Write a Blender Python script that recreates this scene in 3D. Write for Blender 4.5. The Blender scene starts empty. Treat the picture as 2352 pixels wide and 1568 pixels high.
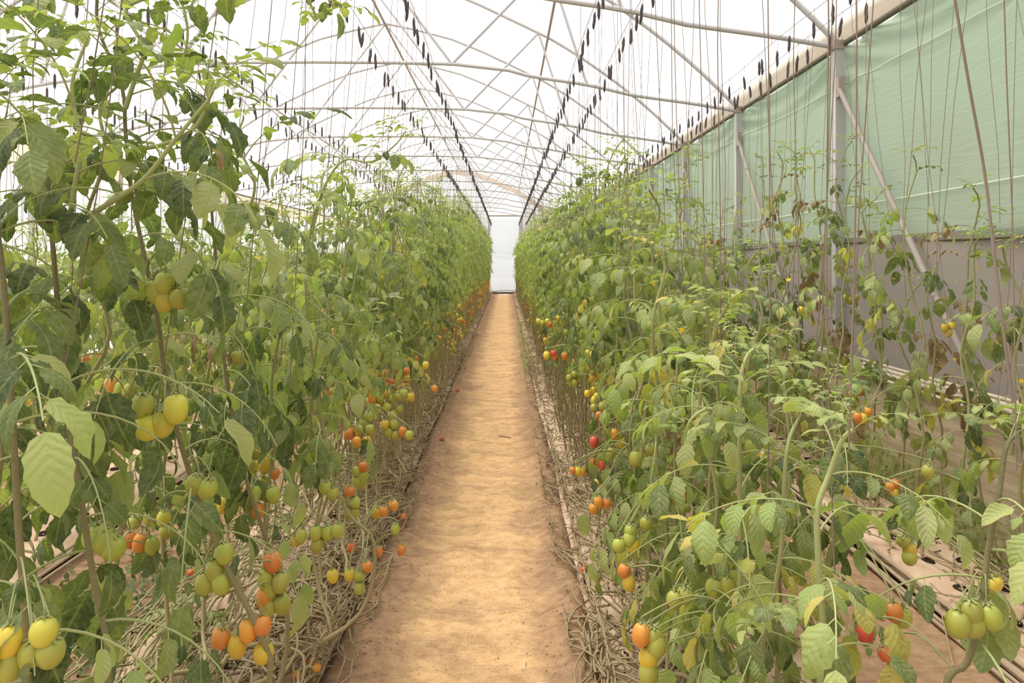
import bpy, math, random
import numpy as np
from mathutils import Vector, Matrix

R = random.Random(11)
NR = np.random.RandomState(5)
PI = math.pi
SC = bpy.context.scene
COL = SC.collection

# ------------------------------------------------------------------ camera
F = 1600.0            # focal length in pixels of the 2352 wide frame
VX, VY = 1161.0, 598.0
CH = 1.58
cam_d = bpy.data.cameras.new('camera')
cam = bpy.data.objects.new('camera', cam_d)
COL.objects.link(cam)
cam_d.sensor_fit = 'HORIZONTAL'
cam_d.sensor_width = 36.0
cam_d.lens = 36.0 * F / 2352.0
cam_d.shift_x = (1176 - VX) / 2352.0
cam_d.shift_y = -(784 - VY) / 2352.0
cam_d.clip_start = 0.05
cam_d.clip_end = 200
cam.location = (0, 0, CH)
cam.rotation_euler = (PI / 2, 0, 0)
SC.camera = cam

# ------------------------------------------------------------------ world: bright hazy sky over pale dry ground
world = bpy.data.worlds.new('hazy_sky')
SC.world = world
world.use_nodes = True
wn = world.node_tree
wn.nodes.clear()
w_out = wn.nodes.new('ShaderNodeOutputWorld')
w_bg = wn.nodes.new('ShaderNodeBackground')
w_tc = wn.nodes.new('ShaderNodeTexCoord')
w_sep = wn.nodes.new('ShaderNodeSeparateXYZ')
w_ramp = wn.nodes.new('ShaderNodeValToRGB')
w_ramp.color_ramp.elements[0].position = 0.48
w_ramp.color_ramp.elements[0].color = (0.62, 0.55, 0.46, 1)
w_ramp.color_ramp.elements[1].position = 0.53
w_ramp.color_ramp.elements[1].color = (1.0, 1.0, 1.0, 1)
w_map = wn.nodes.new('ShaderNodeMapRange')
w_map.inputs['From Min'].default_value = -1
w_map.inputs['From Max'].default_value = 1
wn.links.new(w_tc.outputs['Generated'], w_sep.inputs[0])
wn.links.new(w_sep.outputs['Z'], w_map.inputs['Value'])
wn.links.new(w_map.outputs[0], w_ramp.inputs[0])
wn.links.new(w_ramp.outputs[0], w_bg.inputs['Color'])
w_bg.inputs['Strength'].default_value = 0.95
wn.links.new(w_bg.outputs[0], w_out.inputs['Surface'])

# high hazy sun, to the left of the path and a little ahead
sun_d = bpy.data.lights.new('hazy_sun', 'SUN')
sun_d.energy = 4.2
sun_d.angle = math.radians(38)
sun_d.color = (1.0, 0.95, 0.87)
sun_o = bpy.data.objects.new('hazy_sun', sun_d)
COL.objects.link(sun_o)
sun_o.location = (-8, 6, 20)
sun_o.rotation_euler = Vector((0.40, -0.18, -1.0)).to_track_quat('-Z', 'Y').to_euler()

SC.view_settings.view_transform = 'Standard'
SC.view_settings.look = 'None'
SC.view_settings.gamma = 1.0
SC.view_settings.use_curve_mapping = False
SC.view_settings.exposure = 0.64
SC.cycles.max_bounces = 9
SC.cycles.diffuse_bounces = 6
SC.cycles.glossy_bounces = 2
SC.cycles.transmission_bounces = 3
SC.cycles.caustics_reflective = False
SC.cycles.caustics_refractive = False

# ------------------------------------------------------------------ materials
class NT:
    def __init__(s, name):
        s.m = bpy.data.materials.new(name)
        s.m.use_nodes = True
        s.t = s.m.node_tree
        s.t.nodes.clear()
        s.out = s.t.nodes.new('ShaderNodeOutputMaterial')
    def n(s, typ, **kw):
        nd = s.t.nodes.new('ShaderNode' + typ)
        for k, v in kw.items():
            setattr(nd, k, v)
        return nd
    def l(s, a, b):
        s.t.links.new(a, b)
    def put(s, sock, v):
        if isinstance(v, (int, float)):
            sock.default_value = v
        elif isinstance(v, tuple):
            sock.default_value = v if len(v) == 4 or sock.type == 'VECTOR' else (*v, 1)
        else:
            s.l(v, sock)
    def math(s, op, a, b=0.0, c=0.0, clamp=False):
        nd = s.n('Math', operation=op, use_clamp=clamp)
        for i, v in enumerate((a, b, c)):
            s.put(nd.inputs[i], v)
        return nd.outputs[0]
    def ramp(s, fac, stops, interp='LINEAR'):
        nd = s.n('ValToRGB')
        cr = nd.color_ramp
        cr.interpolation = interp
        while len(cr.elements) < len(stops):
            cr.elements.new(0.5)
        for e, (p, c) in zip(cr.elements, stops):
            e.position = p
            e.color = (*c, 1) if len(c) == 3 else c
        s.put(nd.inputs[0], fac)
        return nd.outputs[0]
    def mix(s, fac, a, b, blend='MIX'):
        nd = s.n('Mix', data_type='RGBA', blend_type=blend)
        s.put(nd.inputs[0], fac)
        s.put(nd.inputs[6], a)
        s.put(nd.inputs[7], b)
        return nd.outputs[2]
    def noise(s, scale, detail=2.0, rough=0.5, vec=None, dist=0.0):
        nd = s.n('TexNoise')
        nd.inputs['Scale'].default_value = scale
        nd.inputs['Detail'].default_value = detail
        nd.inputs['Roughness'].default_value = rough
        nd.inputs['Distortion'].default_value = dist
        if vec is not None:
            s.l(vec, nd.inputs['Vector'])
        return nd.outputs['Fac']
    def obj_co(s):
        return s.n('TexCoord').outputs['Object']
    def geo_co(s):
        return s.n('NewGeometry').outputs['Position']
    def scaled(s, vec, sc):
        nd = s.n('Mapping')
        nd.inputs['Scale'].default_value = sc
        s.l(vec, nd.inputs['Vector'])
        return nd.outputs[0]
    def bump(s, h, strength, dist=0.01):
        nd = s.n('Bump')
        nd.inputs['Strength'].default_value = strength
        nd.inputs['Distance'].default_value = dist
        s.l(h, nd.inputs['Height'])
        return nd.outputs[0]
    def bsdf(s, color, rough=0.6, spec=0.3, normal=None, metal=0.0):
        nd = s.n('BsdfPrincipled')
        s.put(nd.inputs['Base Color'], color)
        s.put(nd.inputs['Roughness'], rough)
        nd.inputs['Specular IOR Level'].default_value = spec
        nd.inputs['Metallic'].default_value = metal
        if normal is not None:
            s.l(normal, nd.inputs['Normal'])
        return nd.outputs[0]
    def translucent(s, color, normal=None):
        nd = s.n('BsdfTranslucent')
        s.put(nd.inputs[0], color)
        if normal is not None:
            s.l(normal, nd.inputs['Normal'])
        return nd.outputs[0]
    def mixsh(s, fac, a, b):
        nd = s.n('MixShader')
        s.put(nd.inputs[0], fac)
        s.l(a, nd.inputs[1])
        s.l(b, nd.inputs[2])
        return nd.outputs[0]
    def done(s, sh):
        s.l(sh, s.out.inputs['Surface'])
        return s.m

def leaf_mat(name, stops, dust=0.35, trans=0.38, tr_col=(1.25, 1.38, 0.5), brown=0.0):
    g = NT(name)
    at = g.n('Attribute', attribute_name='leafco')
    sep = g.n('SeparateXYZ')
    g.l(at.outputs['Vector'], sep.inputs[0])
    oi = g.n('ObjectInfo')
    tint = g.math('FRACT', g.math('ADD', sep.outputs['Z'], oi.outputs['Random']))
    base = g.ramp(tint, stops)
    au = g.math('ABSOLUTE', sep.outputs['X'])
    rib = g.math('LESS_THAN', au, 0.07)
    sv = g.math('SINE', g.math('MULTIPLY', g.math('SUBTRACT', g.math('MULTIPLY', sep.outputs['Y'], 7.0), g.math('MULTIPLY', au, 1.8)), 2 * PI))
    vein = g.math('SMOOTH_MIN', g.math('SUBTRACT', sv, 0.86), 0.14, 0.05)
    vein = g.math('MULTIPLY', g.math('MAXIMUM', vein, 0.0), 4.0, clamp=True)
    co = g.geo_co()
    n1 = g.noise(60, 3, 0.6, co)
    dustf = g.math('MULTIPLY', g.math('SUBTRACT', n1, 0.3), dust * 2.0, clamp=True)
    base = g.mix(dustf, base, (0.50, 0.49, 0.33))
    if brown:
        n2 = g.noise(38, 2, 0.5, co)
        bf = g.math('MULTIPLY', g.math('SUBTRACT', n2, 0.56), 9.0 * brown, clamp=True)
        base = g.mix(bf, base, (0.34, 0.20, 0.09))
    base = g.mix(g.math('MULTIPLY', g.math('MAXIMUM', rib, vein), 0.35), base, (0.42, 0.46, 0.20))
    n3 = g.noise(170, 2, 0.5, co)
    hgt = g.math('ADD', g.math('MULTIPLY', sv, -0.35), n3)
    bm = g.bump(hgt, 0.45, 0.004)
    tc = g.mix(1.0, base, tr_col, 'MULTIPLY')
    sh = g.mixsh(trans, g.bsdf(base, 0.62, 0.25, bm), g.translucent(tc, bm))
    return g.done(sh)

M = {}
M['leaf'] = leaf_mat('dusty_green_leaf', [(0.0, (0.10, 0.155, 0.048)), (0.35, (0.175, 0.235, 0.075)), (0.7, (0.275, 0.325, 0.115)), (1.0, (0.38, 0.405, 0.165))], dust=0.45)
M['leaf_dark'] = leaf_mat('dusty_dark_leaf', [(0.0, (0.040, 0.075, 0.030)), (0.5, (0.075, 0.12, 0.045)), (1.0, (0.14, 0.195, 0.06))], dust=0.30, trans=0.42)  # dark leaf green, deepened further to put shadow contrast into the colour
M['leaf_pale'] = leaf_mat('pale_fresh_leaf', [(0.0, (0.26, 0.35, 0.11)), (0.5, (0.35, 0.43, 0.16)), (1.0, (0.46, 0.49, 0.20))], dust=0.2)
M['leaf_yellow'] = leaf_mat('yellowing_leaf', [(0.0, (0.40, 0.43, 0.11)), (0.5, (0.52, 0.49, 0.13)), (1.0, (0.60, 0.50, 0.17))], dust=0.15, brown=0.5)
M['leaf_dry'] = leaf_mat('dry_brown_leaf', [(0.0, (0.20, 0.12, 0.065)), (0.5, (0.30, 0.20, 0.10)), (1.0, (0.40, 0.30, 0.15))], dust=0.2, trans=0.2, tr_col=(1.1, 0.9, 0.6))

def stem_mat(name, old, young):
    g = NT(name)
    at = g.n('Attribute', attribute_name='leafco')
    sep = g.n('SeparateXYZ')
    g.l(at.outputs['Vector'], sep.inputs[0])
    co = g.geo_co()
    n = g.noise(90, 3, 0.6, co)
    f = g.math('ADD', sep.outputs['Y'], g.math('MULTIPLY', g.math('SUBTRACT', n, 0.5), 0.35), clamp=True)
    c = g.mix(f, old, young)
    c = g.mix(g.math('MULTIPLY', n, 0.5), c, (0.46, 0.40, 0.25))
    return g.done(g.bsdf(c, 0.75, 0.2, g.bump(n, 0.4, 0.003)))
M['stem'] = stem_mat('tomato_stem', (0.34, 0.27, 0.13), (0.24, 0.29, 0.10))
M['stem_dark'] = stem_mat('dark_tomato_stem', (0.22, 0.19, 0.08), (0.085, 0.085, 0.04))
M['stem_green'] = stem_mat('green_shoot', (0.24, 0.28, 0.10), (0.36, 0.42, 0.16))
M['vine_dry'] = stem_mat('dried_vine', (0.27, 0.195, 0.105), (0.40, 0.31, 0.175))
M['vine_olive'] = stem_mat('lowered_vine', (0.26, 0.22, 0.10), (0.31, 0.28, 0.13))

def fruit_mat(name, body, shoulder):
    g = NT(name)
    at = g.n('Attribute', attribute_name='leafco')
    sep = g.n('SeparateXYZ')
    g.l(at.outputs['Vector'], sep.inputs[0])
    oi = g.n('ObjectInfo')
    n = g.noise(30, 2, 0.5, g.geo_co())
    f = g.math('MULTIPLY', g.math('ADD', g.math('SUBTRACT', sep.outputs['Y'], 0.55), g.math('MULTIPLY', g.math('SUBTRACT', n, 0.5), 0.7)), 1.8, clamp=True)
    c = g.mix(f, body, shoulder)
    hs = g.n('HueSaturation')
    g.put(hs.inputs['Hue'], g.math('ADD', 0.485, g.math('MULTIPLY', oi.outputs['Random'], 0.03)))
    g.put(hs.inputs['Value'], g.math('ADD', 0.85, g.math('MULTIPLY', oi.outputs['Random'], 0.3)))
    g.l(c, hs.inputs['Color'])
    c2 = g.mix(g.math('MULTIPLY', g.noise(120, 3, 0.6, g.geo_co()), 0.22), hs.outputs[0], (0.50, 0.45, 0.28))
    return g.done(g.bsdf(c2, 0.36, 0.4))
M['f_green'] = fruit_mat('green_tomato_skin', (0.43, 0.44, 0.06), (0.27, 0.32, 0.045))
M['f_lime'] = fruit_mat('lime_tomato_skin', (0.60, 0.52, 0.05), (0.40, 0.40, 0.045))
M['f_yellow'] = fruit_mat('yellow_tomato_skin', (0.72, 0.50, 0.035), (0.55, 0.46, 0.05))
M['f_orange'] = fruit_mat('orange_tomato_skin', (0.74, 0.25, 0.03), (0.72, 0.34, 0.05))
M['f_red'] = fruit_mat('red_tomato_skin', (0.66, 0.075, 0.025), (0.62, 0.10, 0.03))
g = NT('flower_petal')
M['flower'] = g.done(g.mixsh(0.3, g.bsdf((0.85, 0.62, 0.04), 0.6), g.translucent((0.9, 0.7, 0.1))))

def plain(name, col, rough=0.6, spec=0.3, nscale=0, namt=0.25, col2=None, metal=0.0, bump=0.0):
    g = NT(name)
    c = col
    nrm = None
    if nscale:
        n = g.noise(nscale, 4, 0.6, g.geo_co())
        c = g.mix(g.math('MULTIPLY', n, namt * 2, clamp=True), col, col2 or tuple(x * 0.5 for x in col))
        if bump:
            nrm = g.bump(n, bump, 0.01)
    return g.done(g.bsdf(c, rough, spec, nrm, metal))
M['steel'] = plain('galvanised_steel', (0.54, 0.525, 0.53), 0.5, 0.4, 25, 0.25, (0.39, 0.35, 0.34))
M['rust'] = plain('rusty_steel', (0.38, 0.35, 0.33), 0.6, 0.3, 25, 0.3, (0.38, 0.24, 0.13))
M['brace'] = plain('dusty_brace_steel', (0.40, 0.35, 0.31), 0.6, 0.3, 25, 0.25)
M['dark_pipe'] = plain('dark_roll_pipe', (0.15, 0.13, 0.09), 0.6, 0.3, 30, 0.3)
M['twine'] = plain('brown_twine', (0.25, 0.195, 0.155), 0.8, 0.1)
M['bobbin'] = plain('black_bobbin', (0.055, 0.045, 0.05), 0.7, 0.2, 160, 0.4, (0.13, 0.11, 0.11), bump=0.5)
M['wire'] = plain('trellis_wire', (0.30, 0.27, 0.25), 0.5, 0.4)
M['hose'] = plain('dusty_hose', (0.44, 0.34, 0.24), 0.7, 0.2, 18, 0.4, (0.27, 0.19, 0.12))
M['pipe_pale'] = plain('pale_pipe', (0.66, 0.58, 0.46), 0.5, 0.3, 14, 0.3, (0.42, 0.35, 0.26))
M['wood'] = plain('weathered_wood', (0.50, 0.35, 0.20), 0.8, 0.1, 40, 0.4, (0.34, 0.21, 0.11))
M['hole'] = plain('dark_hole_soil', (0.055, 0.036, 0.026), 0.95, 0.05, 90, 0.4, bump=0.8)  # near-black soil tone for the discs standing in for open holes

# soil: dark loose crumbs and painted-in plant shade at the edges, trodden pale sand in the middle of each walkway
g = NT('greenhouse_soil')
co = g.geo_co()
sp = g.n('SeparateXYZ')
g.l(co, sp.inputs[0])
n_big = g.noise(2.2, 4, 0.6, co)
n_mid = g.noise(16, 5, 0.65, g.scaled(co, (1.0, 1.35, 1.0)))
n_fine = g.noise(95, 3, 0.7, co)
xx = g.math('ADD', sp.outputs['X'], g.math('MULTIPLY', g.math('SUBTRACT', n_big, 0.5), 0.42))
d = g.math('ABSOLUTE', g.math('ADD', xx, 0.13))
trod_lit = g.math('SUBTRACT', 1.0, g.math('MULTIPLY', g.math('SUBTRACT', d, 0.165), 4.4, clamp=True))
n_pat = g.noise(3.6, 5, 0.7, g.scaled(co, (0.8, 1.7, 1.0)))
trod_lit = g.math('MULTIPLY', trod_lit, g.math('ADD', -0.55, g.math('MULTIPLY', n_pat, 2.75)), clamp=True)
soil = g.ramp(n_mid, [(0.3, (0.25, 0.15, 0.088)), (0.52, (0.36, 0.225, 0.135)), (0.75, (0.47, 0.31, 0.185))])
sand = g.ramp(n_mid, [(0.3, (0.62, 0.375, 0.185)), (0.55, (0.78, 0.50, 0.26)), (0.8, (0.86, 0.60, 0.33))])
c = g.mix(trod_lit, soil, sand)
c = g.mix(g.math('MULTIPLY', g.math('SUBTRACT', 0.47, n_fine), 3.2, clamp=True), c, (0.22, 0.12, 0.065))
moss = g.noise(1.6, 4, 0.6, g.scaled(co, (1.2, 1.0, 1.0)))
mf = g.math('MULTIPLY', g.math('MULTIPLY', g.math('SUBTRACT', moss, 0.56), 4.5, clamp=True), 0.45)
c = g.mix(mf, c, (0.30, 0.25, 0.09))
h = g.math('ADD', g.math('MULTIPLY', n_mid, 1.0), g.math('MULTIPLY', n_fine, 0.45))
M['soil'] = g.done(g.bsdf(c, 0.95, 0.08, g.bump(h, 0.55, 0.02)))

g = NT('mulch_plastic')
co = g.geo_co()
n1 = g.noise(5, 5, 0.65, co)
n2 = g.noise(40, 4, 0.7, co)
c = g.ramp(n1, [(0.3, (0.42, 0.275, 0.175)), (0.5, (0.58, 0.42, 0.29)), (0.72, (0.67, 0.52, 0.385))])
c = g.mix(g.math('MULTIPLY', g.math('SUBTRACT', n2, 0.5), 2.5, clamp=True), c, (0.36, 0.23, 0.13))
M['mulch'] = g.done(g.bsdf(c, 0.55, 0.3, g.bump(n1, 0.5, 0.03)))

g = NT('bank_lining')
co = g.geo_co()
n1 = g.noise(4, 4, 0.6, g.scaled(co, (1, 0.6, 6)))
c = g.ramp(n1, [(0.3, (0.34, 0.26, 0.17)), (0.55, (0.46, 0.37, 0.25)), (0.8, (0.56, 0.46, 0.33))])
n2 = g.noise(2.3, 4, 0.6, co)
spz = g.n('SeparateXYZ')
g.l(co, spz.inputs[0])
mossf = g.math('MULTIPLY', g.math('SUBTRACT', g.math('ADD', n2, g.math('MULTIPLY', spz.outputs['Z'], -0.5)), 0.28), 3.5, clamp=True)
c = g.mix(g.math('MULTIPLY', mossf, 0.8), c, (0.22, 0.22, 0.055))
M['bank'] = g.done(g.bsdf(c, 0.85, 0.1, g.bump(n1, 0.5, 0.02)))

def film(name, dif, trn, fac, nscale=1.5, amt=0.12, rough=0.5):
    g = NT(name)
    co = g.geo_co()
    n = g.noise(nscale, 4, 0.6, co)
    dk = tuple(x * 0.62 for x in trn)
    ct = g.mix(g.math('MULTIPLY', g.math('SUBTRACT', n, 0.4), amt * 8, clamp=True), trn, dk)
    return g.done(g.mixsh(fac, g.bsdf(dif, rough, 0.25, g.bump(n, 0.25, 0.05)), g.translucent(ct)))
g = NT('roof_plastic')
n = g.noise(0.7, 4, 0.6, g.geo_co())
ct = g.mix(g.math('MULTIPLY', g.math('SUBTRACT', n, 0.4), 0.5, clamp=True), (0.93, 0.925, 0.92), (0.78, 0.77, 0.765))
tp = g.n('BsdfTransparent')
tp.inputs[0].default_value = (0.97, 0.97, 0.97, 1)
M['roof'] = g.done(g.mixsh(0.5, g.mixsh(0.8, g.bsdf((0.8, 0.79, 0.78), 0.5, 0.25), g.translucent(ct)), tp.outputs[0]))
M['sheet_white'] = film('white_wall_plastic', (0.80, 0.82, 0.85), (0.84, 0.86, 0.88), 0.75, 0.8, 0.05)
M['sheet_left'] = film('left_wall_plastic', (0.80, 0.82, 0.80), (0.84, 0.88, 0.88), 0.8, 0.8, 0.05)
M['cream'] = film('cream_strip_plastic', (0.78, 0.68, 0.52), (0.78, 0.68, 0.52), 0.6, 2, 0.08)
M['tan'] = film('tan_gutter_plastic', (0.72, 0.62, 0.50), (0.54, 0.46, 0.37), 0.5, 3, 0.1)
M['grey'] = film('grey_wall_plastic', (0.36, 0.315, 0.275), (0.20, 0.175, 0.16), 0.4, 1.6, 0.10)
# green shade curtain: woven, dirty towards the bottom, with fold shading painted in as blotches
g = NT('green_curtain_cloth')
co = g.geo_co()
n = g.noise(0.75, 3, 0.55, co)
nf = g.noise(9, 3, 0.6, g.scaled(co, (1, 0.5, 5)))
spz = g.n('SeparateXYZ')
g.l(co, spz.inputs[0])
dirt_fold_shade = g.math('MULTIPLY', g.math('ADD', g.math('MULTIPLY', g.math('SUBTRACT', 2.25, spz.outputs['Z']), 0.7), g.math('MULTIPLY', g.math('SUBTRACT', n, 0.40), 3.0)), 1.0, clamp=True)
cg = g.mix(g.math('MULTIPLY', nf, 0.35), (0.33, 0.425, 0.315), (0.44, 0.51, 0.38))
cg = g.mix(g.math('MULTIPLY', dirt_fold_shade, 0.65), cg, (0.30, 0.315, 0.235))
bm = g.bump(nf, 0.25, 0.02)
M['green'] = g.done(g.mixsh(0.5, g.bsdf(cg, 0.45, 0.35, bm), g.translucent(cg)))
M['green_seam'] = film('curtain_seam_cloth', (0.85, 0.88, 0.78), (0.80, 0.86, 0.74), 0.5, 3, 0.05)

# ------------------------------------------------------------------ mesh helpers
class MB:
    def __init__(s):
        s.V, s.Fc, s.A, s.n = [], [], [], 0
    def add(s, V, Fc, A=None):
        V = np.asarray(V, float)
        s.V.append(V)
        s.A.append(np.zeros((len(V), 3)) if A is None else np.asarray(A, float))
        o = s.n
        s.Fc.extend([[i + o for i in f] for f in Fc])
        s.n += len(V)
        return s
    def tube(s, P, rad, n=5, a0=0.0, a1=1.0, cap=False):
        V, Fc, A = tube(P, rad, n, a0, a1)
        if cap:
            Fc = Fc + [list(range(n))[::-1], list(range(len(V) - n, len(V)))]
        return s.add(V, Fc, A)
    def box(s, c, d, rot=None):
        c = np.array(c, float)
        k = np.array([[x, y, z] for x in (-.5, .5) for y in (-.5, .5) for z in (-.5, .5)]) * np.array(d)
        if rot is not None:
            k = k @ np.array(rot).T
        return s.add(k + c, [(0, 1, 3, 2), (4, 6, 7, 5), (0, 4, 5, 1), (2, 3, 7, 6), (0, 2, 6, 4), (1, 5, 7, 3)])
    def arrays(s):
        return np.concatenate(s.V), s.Fc, np.concatenate(s.A)
    def mesh(s, name, mat, smooth=True):
        V, Fc, A = s.arrays()
        me = bpy.data.meshes.new(name)
        me.from_pydata(V.tolist(), [], Fc)
        at = me.attributes.new('leafco', 'FLOAT_VECTOR', 'POINT')
        at.data.foreach_set('vector', A.astype(np.float32).ravel())
        if smooth:
            me.polygons.foreach_set('use_smooth', np.ones(len(me.polygons), bool))
        me.materials.append(mat)
        me.update()
        return me
    def obj(s, name, mat, parent=None, smooth=True, loc=None):
        return link(name, s.mesh(name, mat, smooth), parent, loc)

def link(name, me, parent=None, loc=None):
    o = bpy.data.objects.new(name, me)
    COL.objects.link(o)
    if parent is not None:
        o.parent = parent
    if loc is not None:
        o.location = loc
    return o

def tag(o, label=None, cat=None, group=None, kind=None):
    if label: o['label'] = label
    if cat: o['category'] = cat
    if group: o['group'] = group
    if kind: o['kind'] = kind
    return o

def empty(name, loc):
    o = bpy.data.objects.new(name, None)
    o.empty_display_size = 0.05
    COL.objects.link(o)
    o.location = loc
    return o

def tube(P, rad, n=5, a0=0.0, a1=1.0):
    P = np.asarray(P, float)
    k = len(P)
    rad = np.full(k, rad, float) if np.isscalar(rad) else np.asarray(rad, float)
    T = np.gradient(P, axis=0)
    T /= np.maximum(np.linalg.norm(T, axis=1, keepdims=True), 1e-9)
    ref = np.zeros(3)
    ref[np.argmin(np.abs(T).mean(axis=0))] = 1
    N = ref - T * (T @ ref)[:, None]
    N /= np.maximum(np.linalg.norm(N, axis=1, keepdims=True), 1e-9)
    B = np.cross(T, N)
    th = np.arange(n) * 2 * PI / n
    V = P[:, None, :] + rad[:, None, None] * (np.cos(th)[None, :, None] * N[:, None, :] + np.sin(th)[None, :, None] * B[:, None, :])
    Fc = [[i * n + j, i * n + (j + 1) % n, (i + 1) * n + (j + 1) % n, (i + 1) * n + j] for i in range(k - 1) for j in range(n)]
    A = np.zeros((k, n, 3))
    A[:, :, 1] = np.linspace(a0, a1, k)[:, None]
    return V.reshape(-1, 3), Fc, A.reshape(-1, 3)

def smooth_path(pts, k=6):
    """Catmull-Rom through the points, k steps a span."""
    P = np.asarray(pts, float)
    P = np.vstack([2 * P[0] - P[1], P, 2 * P[-1] - P[-2]])
    out = []
    for i in range(1, len(P) - 2):
        p0, p1, p2, p3 = P[i - 1], P[i], P[i + 1], P[i + 2]
        for t in np.linspace(0, 1, k, endpoint=False):
            out.append(0.5 * (2 * p1 + (p2 - p0) * t + (2 * p0 - 5 * p1 + 4 * p2 - p3) * t * t + (3 * p1 - p0 - 3 * p2 + p3) * t ** 3))
    out.append(P[-2])
    return np.array(out)

def at_px(px, py, Y):
    """A point of the photograph at depth Y."""
    return np.array([(px - VX) / F * Y, Y, CH - (py - VY) / F * Y])

_lat = NR.rand(64, 64)
def vnoise(x, y):
    xi, yi = np.floor(x).astype(int), np.floor(y).astype(int)
    fx, fy = x - xi, y - yi
    fx, fy = fx * fx * (3 - 2 * fx), fy * fy * (3 - 2 * fy)
    g_ = lambda a, b: _lat[a % 64, b % 64]
    return (g_(xi, yi) * (1 - fx) + g_(xi + 1, yi) * fx) * (1 - fy) + (g_(xi, yi + 1) * (1 - fx) + g_(xi + 1, yi + 1) * fx) * fy
def fbm(x, y, o=4):
    s, a = 0, 0.5
    for i in range(o):
        s = s + a * (vnoise(x * 2 ** i + 7.3 * i, y * 2 ** i + 3.1 * i) - 0.5)
        a *= 0.5
    return s

def grid(xs, ys, fn):
    X, Y = np.meshgrid(xs, ys, indexing='ij')
    V = fn(X, Y).reshape(-1, 3)
    nx, ny = len(xs), len(ys)
    Fc = [[i * ny + j, (i + 1) * ny + j, (i + 1) * ny + j + 1, i * ny + j + 1] for i in range(nx - 1) for j in range(ny - 1)]
    return V, Fc

# ------------------------------------------------------------------ building: dimensions
XR = 2.70                     # right wall
XC = -0.823 * XR              # ridge line
XL = 2 * XC - XR              # left wall
ZE = CH + 0.652 * XR          # eave height
T0 = F * XR / 764.0           # first truss in view
TS = F * XR * 0.00056         # truss spacing
YE = 33.2                     # end wall
Y0 = -3.4                     # wall behind
TRUSS = [T0 + TS * k for k in range(-3, 13) if T0 + TS * k < YE - 0.5]

RU = np.array([0, .2, .45, .66, .85, 1.08, 1.25, 1.42, 1.56, 1.70, 1.823])       # distance from ridge, in XR
RZ = np.array([1.626, 1.585, 1.52, 1.435, 1.345, 1.235, 1.13, 1.01, .90, .775, .652])
def arch_z(x):
    return CH + XR * np.interp(np.abs((np.asarray(x, float) - XC) / XR), RU, RZ)
CU = np.array([0, .28, .59, .84, .93, 1.18, 1.37, 1.64, 1.823])
CZ = np.array([.852, .850, .844, .816, .79, .754, .709, .672, .640])
def chord_z(x):
    return CH + XR * np.interp(np.abs((np.asarray(x, float) - XC) / XR), CU, CZ)

# ceiling film
xs = np.linspace(XL - 0.03, XR + 0.03, 61)
ys = np.linspace(Y0, YE, 90)
def roof_fn(X, Y):
    Z = arch_z(X) + 0.035 + 0.02 * fbm(X * 1.5, Y * 0.8)
    return np.stack([X, Y, Z], -1)
b = MB().add(*grid(xs, ys, roof_fn))
tag(b.obj('ceiling', M['roof']), 'translucent white plastic film arching over the greenhouse', kind='structure')

# floor
xs = np.unique(np.concatenate([np.linspace(XL, -2.4, 26), np.arange(-2.4, 2.0, 0.032), np.linspace(2.0, XR + 0.02, 8)]))
ys = np.unique(np.concatenate([np.linspace(Y0, 1.0, 10), 1.0 * (1.013 ** np.arange(0, 272)), [YE]]))
ys = ys[ys <= YE]
def floor_fn(X, Y):
    path = np.exp(-((X + 0.13) / 0.42) ** 2)
    Z = 0.055 * fbm(X * 2.2, Y * 1.6, 3) * (0.5 + path) + 0.045 * fbm(X * 8 + 3, Y * 6, 4) - 0.018 * path
    heap = np.exp(-((X + 0.56) / 0.09) ** 2) + np.exp(-((X - 0.30) / 0.08) ** 2)
    Z = Z + 0.022 * heap * (0.6 + 1.2 * vnoise(X * 20, Y * 12)) - 0.012
    for xa, xb in ((-1.50, -0.69), (0.36, 1.20), (1.93, 2.46), (-3.07, -2.32), (-4.65, -3.87), (-6.20, -5.44)):
        Z = Z - 0.045 * np.clip((X - xa + .01) / .03, 0, 1) * np.clip((xb + .01 - X) / .03, 0, 1)
    return np.stack([X, Y, Z], -1)
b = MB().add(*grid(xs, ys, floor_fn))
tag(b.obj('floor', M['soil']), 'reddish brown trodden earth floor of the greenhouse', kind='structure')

# bank under the right wall, lined with plastic
prof = np.array([[2.44, -0.02], [2.50, 0.10], [2.545, 0.32], [2.60, 0.58], [2.635, 0.74], [2.69, 0.77], [2.74, 0.77]])
ys = np.arange(Y0, YE, 0.16)
V = []
for i, (px, pz) in enumerate(prof):
    wob = 0.05 * fbm(np.full_like(ys, i * 0.9), ys * 1.3) + 0.03 * fbm(np.full_like(ys, i * 2.0), ys * 5)
    V.append(np.stack([px + wob * (0.3 + pz), ys, pz + 0.5 * wob], -1))
V = np.array(V).reshape(-1, 3)
ny = len(ys)
Fc = [[i * ny + j, (i + 1) * ny + j, (i + 1) * ny + j + 1, i * ny + j + 1] for i in range(len(prof) - 1) for j in range(ny - 1)]
tag(MB().add(V, Fc).obj('bank_ground', M['bank']), 'steep lined earth bank below the grey wall sheet', kind='structure')

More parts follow.
